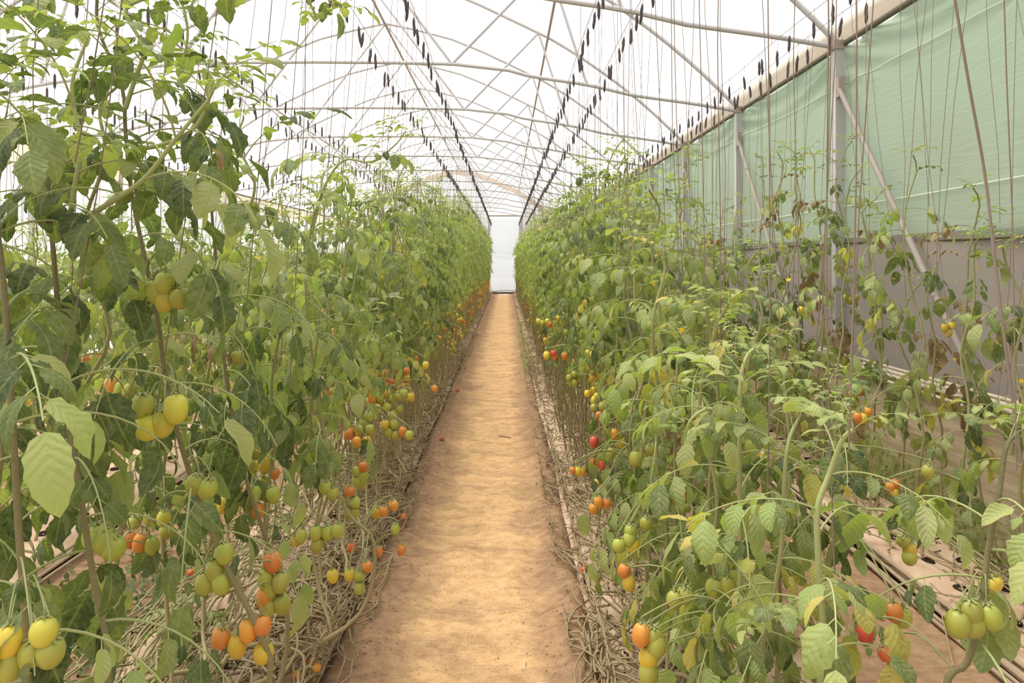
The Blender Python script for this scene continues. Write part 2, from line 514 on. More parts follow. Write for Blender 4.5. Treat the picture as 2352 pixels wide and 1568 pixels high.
# walls
def wall_fn(x0, amp):
    def fn(Y, Z):
        return np.stack([x0 + amp * fbm(Y * 0.9, Z * 2.0), Y, Z], -1)
    return fn
b = MB().add(*grid(np.arange(Y0, YE + .1, 0.25), np.linspace(0.70, 1.76, 8), wall_fn(XR + 0.045, 0.05)))
tag(b.obj('wall_right', M['grey']), 'grey dusty plastic sheet along the foot of the right wall', kind='structure')
b = MB().add(*grid(np.arange(Y0, YE + .1, 0.4), np.linspace(-0.1, ZE - 0.32, 10), wall_fn(XL - 0.02, 0.06)))
tag(b.obj('wall_left', M['sheet_left']), 'milky plastic sheet of the far left wall', kind='structure')
def end_fn(y):
    def fn(X, T):
        Z = -0.1 + T * (arch_z(X) + 0.04 + 0.1)
        return np.stack([X, y + 0.05 * fbm(X * 0.6, Z * 2.5), Z], -1)
    return fn
b = MB().add(*grid(np.linspace(XL, XR + .03, 50), np.linspace(0, 1, 22), end_fn(YE)))
tag(b.obj('wall_back', M['sheet_white']), 'milky white plastic end wall at the far end of the path', kind='structure')
b = MB().add(*grid(np.linspace(XL, XR + .03, 30), np.linspace(0, 1, 8), end_fn(Y0)))
tag(b.obj('wall_front', M['sheet_white']), 'milky white plastic end wall behind the viewer', kind='structure')

# green shade curtain of the right wall: sagging folds below the eave, seams, dark hem and roll pipe
def curt_fn(Y, Z):
    top = np.clip((Z - (ZE - 0.42)) / 0.42, 0, 1)
    bay = np.mod((Y - T0) / TS, 1.0)
    sag = np.sin(PI * bay)
    folds = 0.055 * np.sin((Z + 0.25 * sag) * 34 + 2.0 * np.sin(Y * 1.7)) * top ** 0.6 * (0.35 + 0.65 * np.abs(np.cos(PI * bay)) ** 2)
    belly = 0.05 * fbm(Y * 0.55, Z * 1.0) + 0.02 * np.sin(Y * 2.6 + Z)
    return np.stack([XR + 0.055 + folds + belly * (1 - top) + 0.015 * top, Y, Z], -1)
cur = tag(empty('shade_curtain', (XR + 0.05, T0, 1.72)), 'long pale green shade curtain hung along the right wall', 'curtain')
def cpart(b, name, mat):
    o = b.obj(name, mat, cur)
    o.matrix_parent_inverse = Matrix.Translation((-cur.location[0], -cur.location[1], -cur.location[2]))
    return o
b = MB().add(*grid(np.arange(Y0, YE, 0.11), np.concatenate([np.linspace(1.715, ZE - 0.42, 10), np.linspace(ZE - 0.40, ZE - 0.005, 22)]), curt_fn))
cpart(b, 'curtain_cloth', M['green'])
yy = np.arange(Y0, YE, 0.2)
for zz, sl in ((ZE - 0.325, 0.012), (CH + 0.44, 0.006)):
    P = np.stack([curt_fn(yy, np.full_like(yy, zz))[:, 0] - 0.012, yy, zz + sl * np.sin(yy * 0.8)], -1)
    cpart(MB().tube(P, 0.0055, 4), 'seam', M['green_seam'])
P = np.stack([curt_fn(yy, np.full_like(yy, 1.715))[:, 0] - 0.01, yy, 1.715 + 0.008 * np.sin(yy * 1.3)], -1)
cpart(MB().tube(P, 0.012, 5), 'hem', M['dark_pipe'])
P = np.stack([np.full_like(yy, XR + 0.03), yy, ZE - 0.015 + 0.012 * fbm(yy * 1.5, yy * 0 + 2)], -1)
cpart(MB().tube(P, 0.022, 6), 'roll_pipe', M['dark_pipe'])

# tan plastic strip (gutter) above each eave
def strip(name, x0, x1, z0, z1, mat, label):
    def fn(Y, T):
        return np.stack([x0 + (x1 - x0) * T, Y, z0 + (z1 - z0) * T + 0.03 * fbm(Y * 0.7, T * 2)], -1)
    b = MB().add(*grid(np.arange(Y0, YE, 0.3), np.linspace(0, 1, 4), fn))
    return tag(b.obj(name, mat), label, kind='structure')
strip('trim_1', XR + 0.035, XR - 0.05, ZE + 0.0, ZE + 0.135, M['tan'], 'tan plastic strip between roof film and green curtain')
strip('trim_2', XL - 0.01, XL + 0.03, ZE - 0.34, ZE + 0.03, M['cream'], 'cream plastic strip under the left eave')
P = np.stack([np.full_like(yy, XL + 0.04), yy, ZE + 0.0 + 0.015 * fbm(yy * 1.5, yy * 0 + 5)], -1)
tag(MB().tube(P, 0.02, 5).obj('trim_3', M['dark_pipe']), 'dark roll pipe along the left eave', kind='structure')
P = np.stack([np.full_like(yy, XL + 0.045), yy, ZE - 0.34 + 0.015 * fbm(yy * 1.5, yy * 0 + 9)], -1)
tag(MB().tube(P, 0.012, 5).obj('trim_4', M['tan']), 'dusty lower hem of the cream strip', kind='structure')
# end-wall stained band under the arch
xs = np.linspace(XL, XR, 60)
def band_fn(X, T):
    return np.stack([X, np.full_like(X, YE - 0.08), arch_z(X) - 0.02 - 0.27 * T * (0.8 + 0.4 * vnoise(X * 3, T))], -1)
tag(MB().add(*grid(xs, np.linspace(0, 1, 4), band_fn)).obj('trim_5', M['tan']), 'dirty tan band under the arch of the end wall', kind='structure')
# door of the end wall
dr = tag(empty('door_1', (-0.12, YE - 0.06, 0)), 'white plastic door panel at the end of the path', kind='structure')
def door_fn(X, Z):
    return np.stack([X, -0.02 + 0.05 * fbm(X * 0.8, Z * 4) + 0.035 * np.sin(Z * 24 + X * 2.0) * np.exp(-((Z - 1.8) / 0.4) ** 2), Z], -1)
MB().add(*grid(np.linspace(-0.66, 0.85, 14), np.linspace(0.12, 3.55, 60), door_fn)).obj('door_sheet', M['sheet_white'], dr)
MB().box((-0.68, -0.03, 1.85), (0.06, 0.06, 3.7)).obj('door_jamb', M['steel'], dr, False)
MB().box((0.88, -0.03, 1.85), (0.06, 0.06, 3.7)).obj('door_jamb', M['steel'], dr, False)
MB().box((0.1, -0.03, 3.7), (1.62, 0.06, 0.07)).obj('door_head', M['rust'], dr, False)
MB().box((0.1, -0.25, 0.05), (1.7, 0.12, 0.10)).obj('door_sill', M['dark_pipe'], dr, False)
stk = MB().tube(smooth_path([(-0.62, YE - 0.9, 0.0), (-0.70, YE - 0.75, 0.35), (-0.80, YE - 0.5, 0.75)], 3), 0.02, 5).obj('leaning_stick', M['wood'])
tag(stk, 'thin wooden stick leaning beside the end door', 'stick')
stk = MB().tube(smooth_path([(-0.6, YE - 1.1, 0.16), (0.1, YE - 1.15, 0.20), (0.75, YE - 1.1, 0.15)], 3), 0.022, 5).tube([(-0.6, YE - 1.1, 0), (-0.6, YE - 1.1, 0.17)], 0.02).tube([(0.75, YE - 1.1, 0), (0.75, YE - 1.1, 0.16)], 0.02).obj('low_bar', M['rust'])
tag(stk, 'low rusty bar across the path end before the door', 'bar')

# ------------------------------------------------------------------ steel frame
ORD = ['first', 'second', 'third', 'fourth', 'fifth', 'sixth', 'seventh', 'eighth', 'ninth', 'tenth', 'eleventh', 'twelfth', 'thirteenth', 'fourteenth', 'fifteenth', 'sixteenth', 'seventeenth', 'eighteenth', 'nineteenth']
TENS = ['', '', 'twent', 'thirt', 'fort', 'fift', 'sixt', 'sevent', 'eight', 'ninet']
def ordinal(i):
    if i <= 19: return ORD[i - 1]
    t, u = divmod(i, 10)
    return TENS[t] + ('ieth' if u == 0 else 'y-' + ORD[u - 1])

web = [(-.823, 'a'), (-.23, 'c'), (.185, 'a'), (.35, 'c')]
WEB = []
for (x0, k0), (x1, k1) in zip(web, web[1:]):
    WEB.append((x0, k0, x1, k1))
    WEB.append((-1.646 - x0, k0, -1.646 - x1, k1))
for i, ty in enumerate(TRUSS):
    t = empty('roof_truss', (XC, ty, CH))
    tag(t, f'galvanised arched roof truss, {ordinal(i + 1)} counted from the near end wall', 'roof truss', 'roof trusses')
    L0 = np.array([XC, 0, CH])
    xs = np.linspace(XL, XR, 49)
    MB().tube(np.stack([xs, 0 * xs, arch_z(xs)], -1) - L0, 0.024, 6).obj('top_arch', M['steel'], t)
    MB().tube(np.stack([xs, 0 * xs, chord_z(xs)], -1) - L0, 0.022, 6).obj('bottom_chord', M['steel'], t)
    for x0, k0, x1, k1 in WEB:
        P = [(x * XR, 0, float(arch_z(x * XR) if k == 'a' else chord_z(x * XR))) for x, k in ((x0, k0), (x1, k1))]
        MB().tube(np.array(P) - L0, 0.018, 5).obj('strut', M['steel'], t)
    for sx, px in ((1, XR), (-1, XL)):
        side = 'right' if sx > 0 else 'left'
        zb = 0.72 if sx > 0 else -0.03
        p = empty('wall_post', (px, ty, zb))
        tag(p, f'pale steel wall post of the {side} wall, {ordinal(i + 1)} from the near end wall', 'post', f'posts of the {side} wall')
        MB().box((0, 0, (ZE - zb) / 2), (0.075, 0.075, ZE - zb)).obj('upright', M['steel'], p, False)
        MB().box((0, 0, ZE - zb - 0.02), (0.11, 0.10, 0.07)).obj('top_bracket', M['rust'], p, False)
        if ty - 1.95 > Y0:
            P = [(-sx * 0.02, -0.06, 2.96 - zb), (-sx * 0.02, -1.75, 0.80 - zb if sx > 0 else 0.75)]
            MB().tube(P, 0.022, 6).obj('diagonal_brace', M['brace'], p)
            MB().box((-sx * 0.01, -0.05, 2.97 - zb), (0.05, 0.07, 0.16)).obj('brace_bracket', M['rust'], p, False)
yy = np.arange(Y0, YE, 0.3)
for nm, px, lab in (('a', XC, 'steel ridge pipe running along the top of the roof'), ('b', 0.235 * XR, 'steel roof pipe running right of the ridge above the path'), ('c', -1.881 * XR, 'steel roof pipe running along the left slope of the roof')):
    P = np.stack([np.full_like(yy, px), yy, np.full_like(yy, float(arch_z(px)) - 0.03)], -1)
    tag(MB().tube(P, 0.026 if nm == 'a' else 0.02, 6).obj('roof_purlin', M['rust']), lab, 'pipe', 'roof pipes')

# ------------------------------------------------------------------ beds, mulch film, hoses
BEDS = [('left', -1.50, -0.69, 'bed left of the path'), ('right', 0.36, 1.20, 'bed right of the path'), ('wall', 1.93, 2.46, 'bed beside the right wall bank'),
        ('left2', -3.07, -2.32, 'second bed left of the path'), ('left3', -4.65, -3.87, 'third bed left of the path'), ('left4', -6.20, -5.44, 'bed nearest the left wall')]
ZB = 0.055
HOLES = {'left': (-1.03, -1.23), 'right': (0.64, 0.92), 'wall': (2.12, 2.33), 'left2': (-2.55, -2.85)}
films = {}
for nm, xa, xb, lab in BEDS:
    near = nm in ('left', 'right', 'wall')
    u = np.array([0, .02, .05, .12, .2, .3, .4, .5, .6, .7, .8, .88, .95, .98, 1.0])
    ys = np.unique(np.concatenate([np.arange(0.4, 9, 0.09 if near else 0.2), np.arange(9, YE - 0.7, 0.35)]))
    def fn(U, Y):
        edge = np.minimum(U, 1 - U)
        z = ZB * np.clip(edge / 0.11, 0, 1) + 0.006
        X = xa + (xb - xa) * U + 0.045 * fbm(Y * 0.9 + xa, U * 0.2 + 1) + 0.008 * fbm(Y * 4 + xa, U * 0.2)
        z = z + 0.03 * fbm(X * 5, Y * 3) * np.clip(edge / 0.08, 0, 1) + 0.010 * np.sin(X * 60 + 3 * np.sin(Y * 2)) * np.clip(edge / 0.1, 0, 1) * (vnoise(X * 2, Y) - 0.3)
        return np.stack([X, Y, z], -1)
    f = MB().add(*grid(u, ys, fn)).obj('mulch_film', M['mulch'])
    tag(f, f'dusty tan plastic mulch film covering the {lab}', 'mulch film', 'mulch films on the beds')
    films[nm] = f
hole_me = []
for k in range(4):
    b = MB()
    a = np.arange(14) * 2 * PI / 14
    r = 0.030 * (1 + 0.35 * (NR.rand(14) - 0.5))
    V = [(0, 0, -0.004)] + [(r[i] * 1.0 * math.cos(a[i]), r[i] * math.sin(a[i]), 0.007) for i in range(14)]
    V += [(1.16 * r[i] * math.cos(a[i]), 1.16 * r[i] * math.sin(a[i]), -0.006) for i in range(14)]
    Fc = [(0, 1 + i, 1 + (i + 1) % 14) for i in range(14)] + [(1 + i, 15 + i, 15 + (i + 1) % 14, 1 + (i + 1) % 14) for i in range(14)]
    hole_me.append(b.add(V, Fc).mesh('planting_hole', M['hole']))
for nm, hx in HOLES.items():
    for r_i, x in enumerate(hx):
        y = 1.35 if nm != 'left2' else 3.2
        while y < (9 if nm in ('left', 'right') else 7):
            o = link('planting_hole', R.choice(hole_me), films[nm], (x + R.uniform(-.02, .02), y + 0.07, ZB + 0.008))
            o.rotation_euler[2] = R.uniform(0, 6)
            y += 0.30
hose_defs = []
for i, (x, z) in enumerate(((1.875, 0.012), (1.90, 0.014), (1.925, 0.030), (1.955, 0.052))):
    hose_defs.append((x, z, 0.010, 'drip_hose', M['hose'], f'thin dusty drip hose by the right wall bed, {ordinal(i + 1)} from the walkway', 'drip hoses by the right wall bed'))
for i, (x, z) in enumerate(((-2.27, 0.012), (-2.30, 0.02), (-2.33, 0.045))):
    hose_defs.append((x, z, 0.010, 'drip_hose', M['hose'], f'dusty drip hose at second left bed edge, {ordinal(i + 1)} from the walkway', 'drip hoses by the second left bed'))
for i, (x, z) in enumerate(((-0.95, 0.075), (0.78, 0.075))):
    hose_defs.append((x, z, 0.008, 'drip_hose', M['hose'], ('left', 'right')[i] + ' bed drip hose lying between the two plant rows beside the path', 'drip hoses in the path beds'))
for i, (x, z, r) in enumerate(((2.60, 0.80, 0.014), (2.622, 0.822, 0.016), (2.645, 0.812, 0.013), (2.575, 0.765, 0.012), (2.655, 0.84, 0.011))):
    hose_defs.append((x, z, r, 'irrigation_pipe', M['pipe_pale'], f'pale irrigation pipe on the bank top under the grey sheet, {ordinal(i + 1)} of five', 'irrigation pipes on the bank'))
yy = np.concatenate([np.arange(0.3, 12, 0.25), np.arange(12, YE - 0.6, 0.8)])
for i, (x, z, r, nm, mt, lab, grp) in enumerate(hose_defs):
    w = 0.05 if nm == 'drip_hose' else 0.028
    P = np.stack([x + w * fbm(yy * 0.6 + i * 5.1, yy * 0 + i), yy, z + 0.012 * np.abs(fbm(yy * 0.8 + i * 3.3, yy * 0 + i * 2))], -1)
    tag(MB().tube(P, r, 6).obj(nm, mt), lab, 'hose' if nm == 'drip_hose' else 'pipe', grp)

# trellis wires
ZW = CH + 1.75
WIRES = [(-0.64, 'over the path-side row left of path'), (-1.07, 'over the back row left of path'), (0.61, 'over the path-side row right of path'), (0.91, 'over the back row right of path'),
         (2.16, 'over the outer row by right wall'), (2.38, 'over the inner row by right wall'), (-2.35, 'over the near row of second left bed'), (-2.75, 'over the back row of second left bed'),
         (-4.1, 'over the near row of the third left bed'), (-4.45, 'over the back row of the third left bed'), (-5.7, 'over the rows nearest the left wall')]
for x, lab in WIRES:
    yy = np.arange(Y0, YE, 0.4)
    P = np.stack([np.full_like(yy, x), yy, ZW + 0.01 * np.sin(yy * 2.6)], -1)
    b = tag(MB().tube(P, 0.0028, 4).obj('trellis_wire', M['wire']), 'thin taut steel trellis wire ' + lab, 'wire', 'trellis wires')
    for ty in TRUSS:
        zc = float(chord_z(x))
        if zc - ZW > 0.03:
            MB().tube([(x, ty, ZW), (x, ty, zc)], 0.0025, 4).obj('hanger', M['wire'], b)

# ------------------------------------------------------------------ leaves: shared meshes
def leaflet_geo(nr, nc, droop, fold, curl, wav, serr, ph, W=0.30, tint=0.0):
    """Ovate pointed blade of unit length along +Y, its upper side +Z; nr inner rows, 2*nc+1 columns."""
    t = np.linspace(0, 1, nr + 2)
    tt = np.linspace(0, 1, 60)
    ang = droop * tt ** 1.2
    cy = np.concatenate([[0], np.cumsum(np.cos(ang[1:]) / 59)])
    cz = np.concatenate([[0], np.cumsum(-np.sin(ang[1:]) / 59)])
    u = np.linspace(-1, 1, 2 * nc + 1)
    V, A = [(0, 0, 0)], [(0, 0, tint)]
    for i in range(1, nr + 1):
        w = W * 1.86 * (t[i] ** 0.62) * ((1 - t[i]) ** 0.80)
        w *= 1 + serr * (1 if i % 2 else -1)
        a = np.interp(t[i], tt, ang)
        y0, z0 = np.interp(t[i], tt, cy), np.interp(t[i], tt, cz)
        for uu in u:
            off = abs(uu) * w * math.sin(fold) - curl * w * uu * uu + wav * w * uu * uu * math.sin(9 * t[i] + ph + (1.3 if uu > 0 else 0))
            yb = -0.10 * abs(uu) * serr * 3
            V.append((uu * w * math.cos(fold), y0 + off * math.sin(a) + yb, z0 + off * math.cos(a)))
            A.append((uu, t[i], tint))
    V.append((0, cy[-1], cz[-1]))
    A.append((0, 1, tint))
    m = 2 * nc + 1
    Fc = [(0, 1 + j + 1, 1 + j) for j in range(m - 1)]
    for i in range(nr - 1):
        o = 1 + i * m
        Fc += [(o + j, o + j + 1, o + m + j + 1, o + m + j) for j in range(m - 1)]
    o = 1 + (nr - 1) * m
    Fc += [(o + j, o + j + 1, len(V) - 1) for j in range(m - 1)]
    return np.array(V, float), Fc, np.array(A, float)

def rnd_leaflet(nr, nc, tint=0.0):
    return leaflet_geo(nr, nc, R.uniform(0.3, 1.5), R.uniform(-0.1, 0.55), R.uniform(-0.15, 0.5), R.uniform(0.0, 0.28), R.uniform(0.02, 0.11), R.uniform(0, 6), R.uniform(0.33, 0.46), tint)

LEAFM = ('leaf', 'leaf_dark', 'leaf_pale', 'leaf_yellow', 'leaf_dry')
N_LF = 9
NEARL = {m: [] for m in LEAFM}
for k in range(N_LF):
    geo = rnd_leaflet(9, 2)
    dry = leaflet_geo(8, 2, R.uniform(0.8, 2.4), R.uniform(0.5, 1.1), R.uniform(0.2, 0.9), 0.5, 0.12, R.uniform(0, 6), 0.26)
    for m in LEAFM:
        NEARL[m].append(MB().add(*(dry if m == 'leaf_dry' else geo)).mesh('leaflet', M[m]))

def leaf_layout(kind):
    """Rachis curve (unit length, outward along +X) and leaflets as (position, 3x3 axes, size)."""
    e0, e1 = {'old': (R.uniform(.05, .6), R.uniform(-1.5, -1.0)), 'mid': (R.uniform(.5, .95), R.uniform(-1.1, -.5)), 'young': (R.uniform(.9, 1.3), R.uniform(-.2, .5))}[kind]
    n = 11
    t = np.linspace(0, 1, n)
    el = e0 + (e1 - e0) * t ** 0.9
    az = 0.35 * R.uniform(-1, 1) * t
    dx = np.stack([np.cos(el) * np.cos(az), np.cos(el) * np.sin(az), np.sin(el)], -1)
    P = np.concatenate([[[0, 0, 0]], np.cumsum(dx[1:] / (n - 1), axis=0)])
    out = []
    def put(tp, side, size, sag):
        i = tp * (n - 1)
        p = np.array([np.interp(i, range(n), P[:, c]) for c in range(3)])
        d = np.array([np.interp(i, range(n), dx[:, c]) for c in range(3)])
        sv = np.array([-math.sin(az[int(i)]), math.cos(az[int(i)]), 0])
        yv = d * (R.uniform(.35, .75) if side else 1.0) + sv * side * R.uniform(.7, 1.0) + np.array([0, 0, -sag])
        yv /= np.linalg.norm(yv)
        up = np.array([R.uniform(-.35, .35), R.uniform(-.35, .35), 1.0]) + 0.5 * d * (1 if yv[2] < -.6 else 0)
        zv = up - yv * (up @ yv)
        zv /= max(np.linalg.norm(zv), 1e-6)
        xv = np.cross(yv, zv)
        off = 0.05 * yv
        out.append((p, p + off, np.stack([xv, yv, zv], 1), size))
    sg = {'old': 0.95, 'mid': 0.5, 'young': 0.05}[kind]
    for tp, s in ((.34, .20), (.56, .265), (.78, .275)):
        for side in (-1, 1):
            put(min(.97, tp + R.uniform(-.05, .05)), side, s * R.uniform(.75, 1.15), sg * R.uniform(.4, 1.4))
        if R.random() < .4:
            put(tp + .10, R.choice((-1, 1)), .09, sg)
    put(1.0, 0, .31 * R.uniform(.85, 1.15), sg * .5)
    return P, out

def leaf_rachis(lay, n=5, r=0.0085):
    P, lf = lay
    b = MB().tube(P, np.linspace(r, r * .5, len(P)), n, .75, 1)
    for p, q, ax, s in lf[:-1]:
        b.tube(np.array([p, q + ax[:, 1] * 0.01]), r * .45, 3, .9, 1)
    return b

LAYS = [(k, leaf_layout(k)) for k in ('old', 'old', 'old', 'old', 'mid', 'mid', 'mid', 'mid', 'young', 'young')]
RACH = [leaf_rachis(l, 5).mesh('leaf', M['stem_green']) for k, l in LAYS]
MID = {m: [] for m in LEAFM}
FARL = []
for k, l in LAYS:
    for nr, nc in ((4, 1), (1, 1)):
        b = MB()
        for p, q, ax, s in l[1]:
            V, Fc, A = rnd_leaflet(nr, nc, R.uniform(0, .3))
            b.add((V * s * 1.14) @ ax.T + q, Fc, A)
        if nr == 4:
            P = l[0]
            b.tube(P, np.linspace(.008, .004, len(P)), 3)
            b.A[-1][:] = (0, .5, .9)
            for m in LEAFM:
                MID[m].append(b.mesh('leaf', M[m]))
        else:
            FARL.append(b.arrays())
KIDX = {k: [i for i, (kk, _) in enumerate(LAYS) if kk == k] for k in ('old', 'mid', 'young')}

# ------------------------------------------------------------------ tomatoes, sepals, flowers: shared meshes
def tomato_geo(nu, nv, plump, lob):
    """Unit diameter plum tomato hanging from the origin along -Z."""
    L = plump
    V, A = [(0, 0, -0.03)], [(0, 1, 0)]
    for i in range(1, nv):
        ph = PI * i / nv
        r = 0.5 * math.sin(ph) ** 0.86 * (1 + 0.07 * math.cos(ph))
        z = -L * (0.5 - 0.5 * math.cos(ph))
        if i == 1: z -= 0.02
        for j in range(nu):
            a = 2 * PI * j / nu
            rr = r * (1 + lob * math.cos(4 * a))
            V.append((rr * math.cos(a), rr * math.sin(a), z))
            A.append((0, 1 - i / nv, 0))
    V.append((0, 0, -L * 1.005))
    A.append((0, 0, 0))
    Fc = [(0, 1 + j, 1 + (j + 1) % nu) for j in range(nu)]
    for i in range(nv - 2):
        o = 1 + i * nu
        Fc += [(o + j, o + nu + j, o + nu + (j + 1) % nu, o + (j + 1) % nu) for j in range(nu)]
    o = 1 + (nv - 2) * nu
    Fc += [(o + j, len(V) - 1, o + (j + 1) % nu) for j in range(nu)]
    return np.array(V), Fc, np.array(A)
FM = ('f_green', 'f_lime', 'f_yellow', 'f_orange', 'f_red')
FWORD = {'f_green': 'green', 'f_lime': 'yellow-green', 'f_yellow': 'yellow', 'f_orange': 'orange', 'f_red': 'red'}
TOM = {m: [MB().add(*tomato_geo(16, 11, pl, lb)).mesh('tomato', M[m]) for pl, lb in ((1.22, .012), (1.32, .02), (1.1, .03))] for m in FM}
TOMLO = {m: [MB().add(*tomato_geo(8, 6, 1.22, 0)).mesh('tomato', M[m])] for m in FM}
TOMFAR = tomato_geo(5, 4, 1.2, 0)
b = MB()
for k in range(6):
    a = k * 2 * PI / 6
    ca, sa = math.cos(a), math.sin(a)
    prof_ = [(0.02, 0.05, 0.02), (0.16, 0.06, 0.035), (0.32, 0.045, -0.02), (0.46, 0.0, -0.02 + 0.14 * (k % 3))]
    V = []
    for r, w, z in prof_:
        V += [(r * ca - w * sa, r * sa + w * ca, z), (r * ca + w * sa, r * sa - w * ca, z)]
    b.add(V, [(i, i + 1, i + 3, i + 2) for i in (0, 2, 4)], [(0, .4, 0)] * 8)
b.tube([(0, 0, 0), (0.02, 0, 0.22)], 0.045, 5, .3, .3)
CALYX = b.mesh('calyx', M['stem_green'])
b = MB()
for k in range(6):
    a = k * 2 * PI / 6
    ca, sa = math.cos(a), math.sin(a)
    V = []
    for r, w, z in ((.1, .1, 0), (.5, .22, -.05), (1.0, .0, .25)):
        V += [(r * ca - w * sa, r * sa + w * ca, z), (r * ca + w * sa, r * sa - w * ca, z)]
    b.add(V, [(0, 1, 3, 2), (2, 3, 5, 4)])
b.tube([(0, 0, 0), (0, 0, .5)], [.14, .05], 5)
FLOWER = b.mesh('flower', M['flower'])

# ------------------------------------------------------------------ fruit the photograph shows plainly: (px, py, depth, colour, diameter)
HF = []
def hf(s, Y, *fr, d=0.050):
    for px, py, c in fr:
        HF.append((px, py, Y, {'g': 'f_green', 'l': 'f_lime', 'y': 'f_yellow', 'o': 'f_orange', 'r': 'f_red'}[c], d * R.uniform(.93, 1.07), s))
hf('L', 1.72, (328, 935, 'g'), (333, 985, 'l'), (402, 935, 'l'), (377, 972, 'l'), d=.056)
hf('L', 1.74, (350, 668, 'g'), (380, 650, 'g'), (383, 693, 'l'), (410, 688, 'g'), d=.050)
hf('L', 2.2, (278, 892, 'g'), (302, 898, 'g'), (255, 885, 'o'), d=.045)
hf('L', 2.3, (543, 822, 'g'), d=.043)
hf('L', 1.62, (235, 1250, 'g'), (262, 1262, 'g'), (222, 1235, 'g'), d=.054)
hf('L', 2.1, (297, 1240, 'o'), (326, 1243, 'o'), (342, 1252, 'g'), d=.045)
hf('L', 2.2, (378, 1190, 'l'), (381, 1222, 'g'), d=.042)
hf('L', 1.15, (22, 1470, 'y'), (102, 1452, 'l'), (75, 1505, 'g'), (121, 1502, 'g'), (20, 1520, 'g'), d=.044)
hf('L', 1.85, (513, 1466, 'o'), (546, 1480, 'y'), (572, 1443, 'o'), (600, 1437, 'o'), (608, 1500, 'y'), d=.050)
hf('L', 1.95, (622, 1290, 'o'), (611, 1325, 'g'), (622, 1352, 'g'), (612, 1368, 'o'), (617, 1392, 'g'), (640, 1388, 'g'), (646, 1335, 'g'), d=.047)
hf('L', 1.85, (488, 1308, 'g'), (470, 1338, 'g'), (503, 1338, 'g'), (512, 1268, 'g'), d=.050)
hf('L', 1.8, (482, 1125, 'g'), (455, 1115, 'g'), d=.048)
hf('L', 2.4, (592, 1130, 'g'), (622, 1135, 'g'), (591, 1172, 'o'), d=.046)
hf('L', 2.6, (594, 1068, 'y'), (609, 1062, 'y'), (629, 1090, 'o'), d=.042)
hf('L', 2.5, (679, 1244, 'y'), (694, 1228, 'g'), d=.042)
hf('L', 2.5, (725, 1222, 'g'), (748, 1225, 'g'), (732, 1250, 'g'), (778, 1218, 'g'), d=.044)
hf('L', 2.6, (748, 1122, 'g'), (763, 1135, 'g'), d=.046)
hf('L', 2.8, (788, 1148, 'g'), (812, 1155, 'g'), (797, 1178, 'g'), (806, 1130, 'o'), (814, 1178, 'g'), d=.043)
hf('L', 2.95, (820, 1082, 'g'), (832, 1108, 'g'), (838, 1092, 'g'), (834, 1073, 'o'), (818, 1105, 'g'), d=.042)
hf('L', 2.9, (883, 1175, 'o'), (900, 1163, 'o'), (868, 1178, 'y'), d=.043)
hf('L', 3.9, (842, 900, 'g'), (858, 910, 'o'), (872, 908, 'g'), (888, 905, 'y'), (902, 915, 'g'), (915, 912, 'g'), (893, 935, 'g'), (915, 940, 'g'), (903, 952, 'g'), (943, 912, 'y'), (925, 905, 'g'), d=.048)
hf('L', 3.7, (885, 975, 'y'), (905, 975, 'g'), (892, 992, 'g'), (910, 998, 'g'), (927, 990, 'o'), (940, 1000, 'g'), d=.046)
hf('L', 3.4, (845, 958, 'g'), (832, 975, 'g'), (850, 990, 'g'), (812, 990, 'o'), d=.046)
hf('L', 2.55, (840, 1303, 'o'), (825, 1325, 'g'), (826, 1350, 'g'), (803, 1320, 'y'), (762, 1322, 'y'), d=.042)
hf('L', 2.75, (925, 1262, 'o'), (867, 1267, 'o'), (908, 1215, 'g'), (807, 1257, 'r'), d=.036)
hf('L', 4.2, (897, 877, 'r'), (934, 852, 'o'), (978, 838, 'y'), (995, 893, 'o'), d=.042)
hf('R', 4.4, (1378, 866, 'o'), (1393, 865, 'o'), (1356, 842, 'y'), (1362, 870, 'y'), (1409, 868, 'y'), d=.050)
hf('R', 4.6, (1307, 868, 'g'), (1321, 860, 'g'), (1309, 878, 'g'), (1322, 880, 'g'), (1349, 838, 'y'), d=.046)
hf('R', 4.8, (1275, 818, 'o'), (1296, 818, 'o'), (1270, 813, 'r'), (1256, 815, 'y'), d=.046)
hf('R', 5.6, (1258, 738, 'y'), (1262, 745, 'o'), (1283, 732, 'y'), (1277, 740, 'g'), (1237, 738, 'y'), (1245, 742, 'g'), d=.044)
hf('R', 3.5, (1365, 1013, 'r'), (1408, 997, 'o'), (1428, 1015, 'y'), (1400, 1047, 'g'), (1408, 1038, 'g'), d=.046)
hf('R', 3.1, (1379, 1067, 'r'), (1362, 1058, 'o'), (1337, 1083, 'o'), (1317, 1081, 'o'), (1328, 1081, 'y'), d=.034)
hf('R', 2.7, (1372, 1152, 'o'), (1363, 1168, 'o'), (1395, 1157, 'o'), d=.038)
hf('R', 2.3, (1421, 1253, 'g'), (1446, 1238, 'g'), (1458, 1252, 'y'), (1450, 1222, 'g'), (1487, 1205, 'g'), d=.042)
hf('R', 2.2, (1437, 1312, 'o'), (1440, 1335, 'y'), d=.042)
hf('R', 1.8, (1478, 1455, 'o'), (1500, 1465, 'g'), (1515, 1480, 'g'), (1491, 1512, 'y'), (1493, 1543, 'g'), d=.047)
hf('R', 1.9, (1553, 1378, 'g'), (1575, 1372, 'g'), (1646, 1352, 'g'), (1670, 1345, 'g'), d=.047)
hf('R', 3.7, (1971, 958, 'o'), (1995, 946, 'o'), (1984, 960, 'y'), d=.046)
hf('R', 1.72, (2047, 1405, 'o'), (2072, 1420, 'g'), d=.045)
hf('R', 1.65, (2028, 1502, 'r'), (1990, 1459, 'r'), d=.036)
hf('R', 2.1, (2075, 1245, 'g'), (2093, 1263, 'y'), (2090, 1282, 'g'), d=.042)
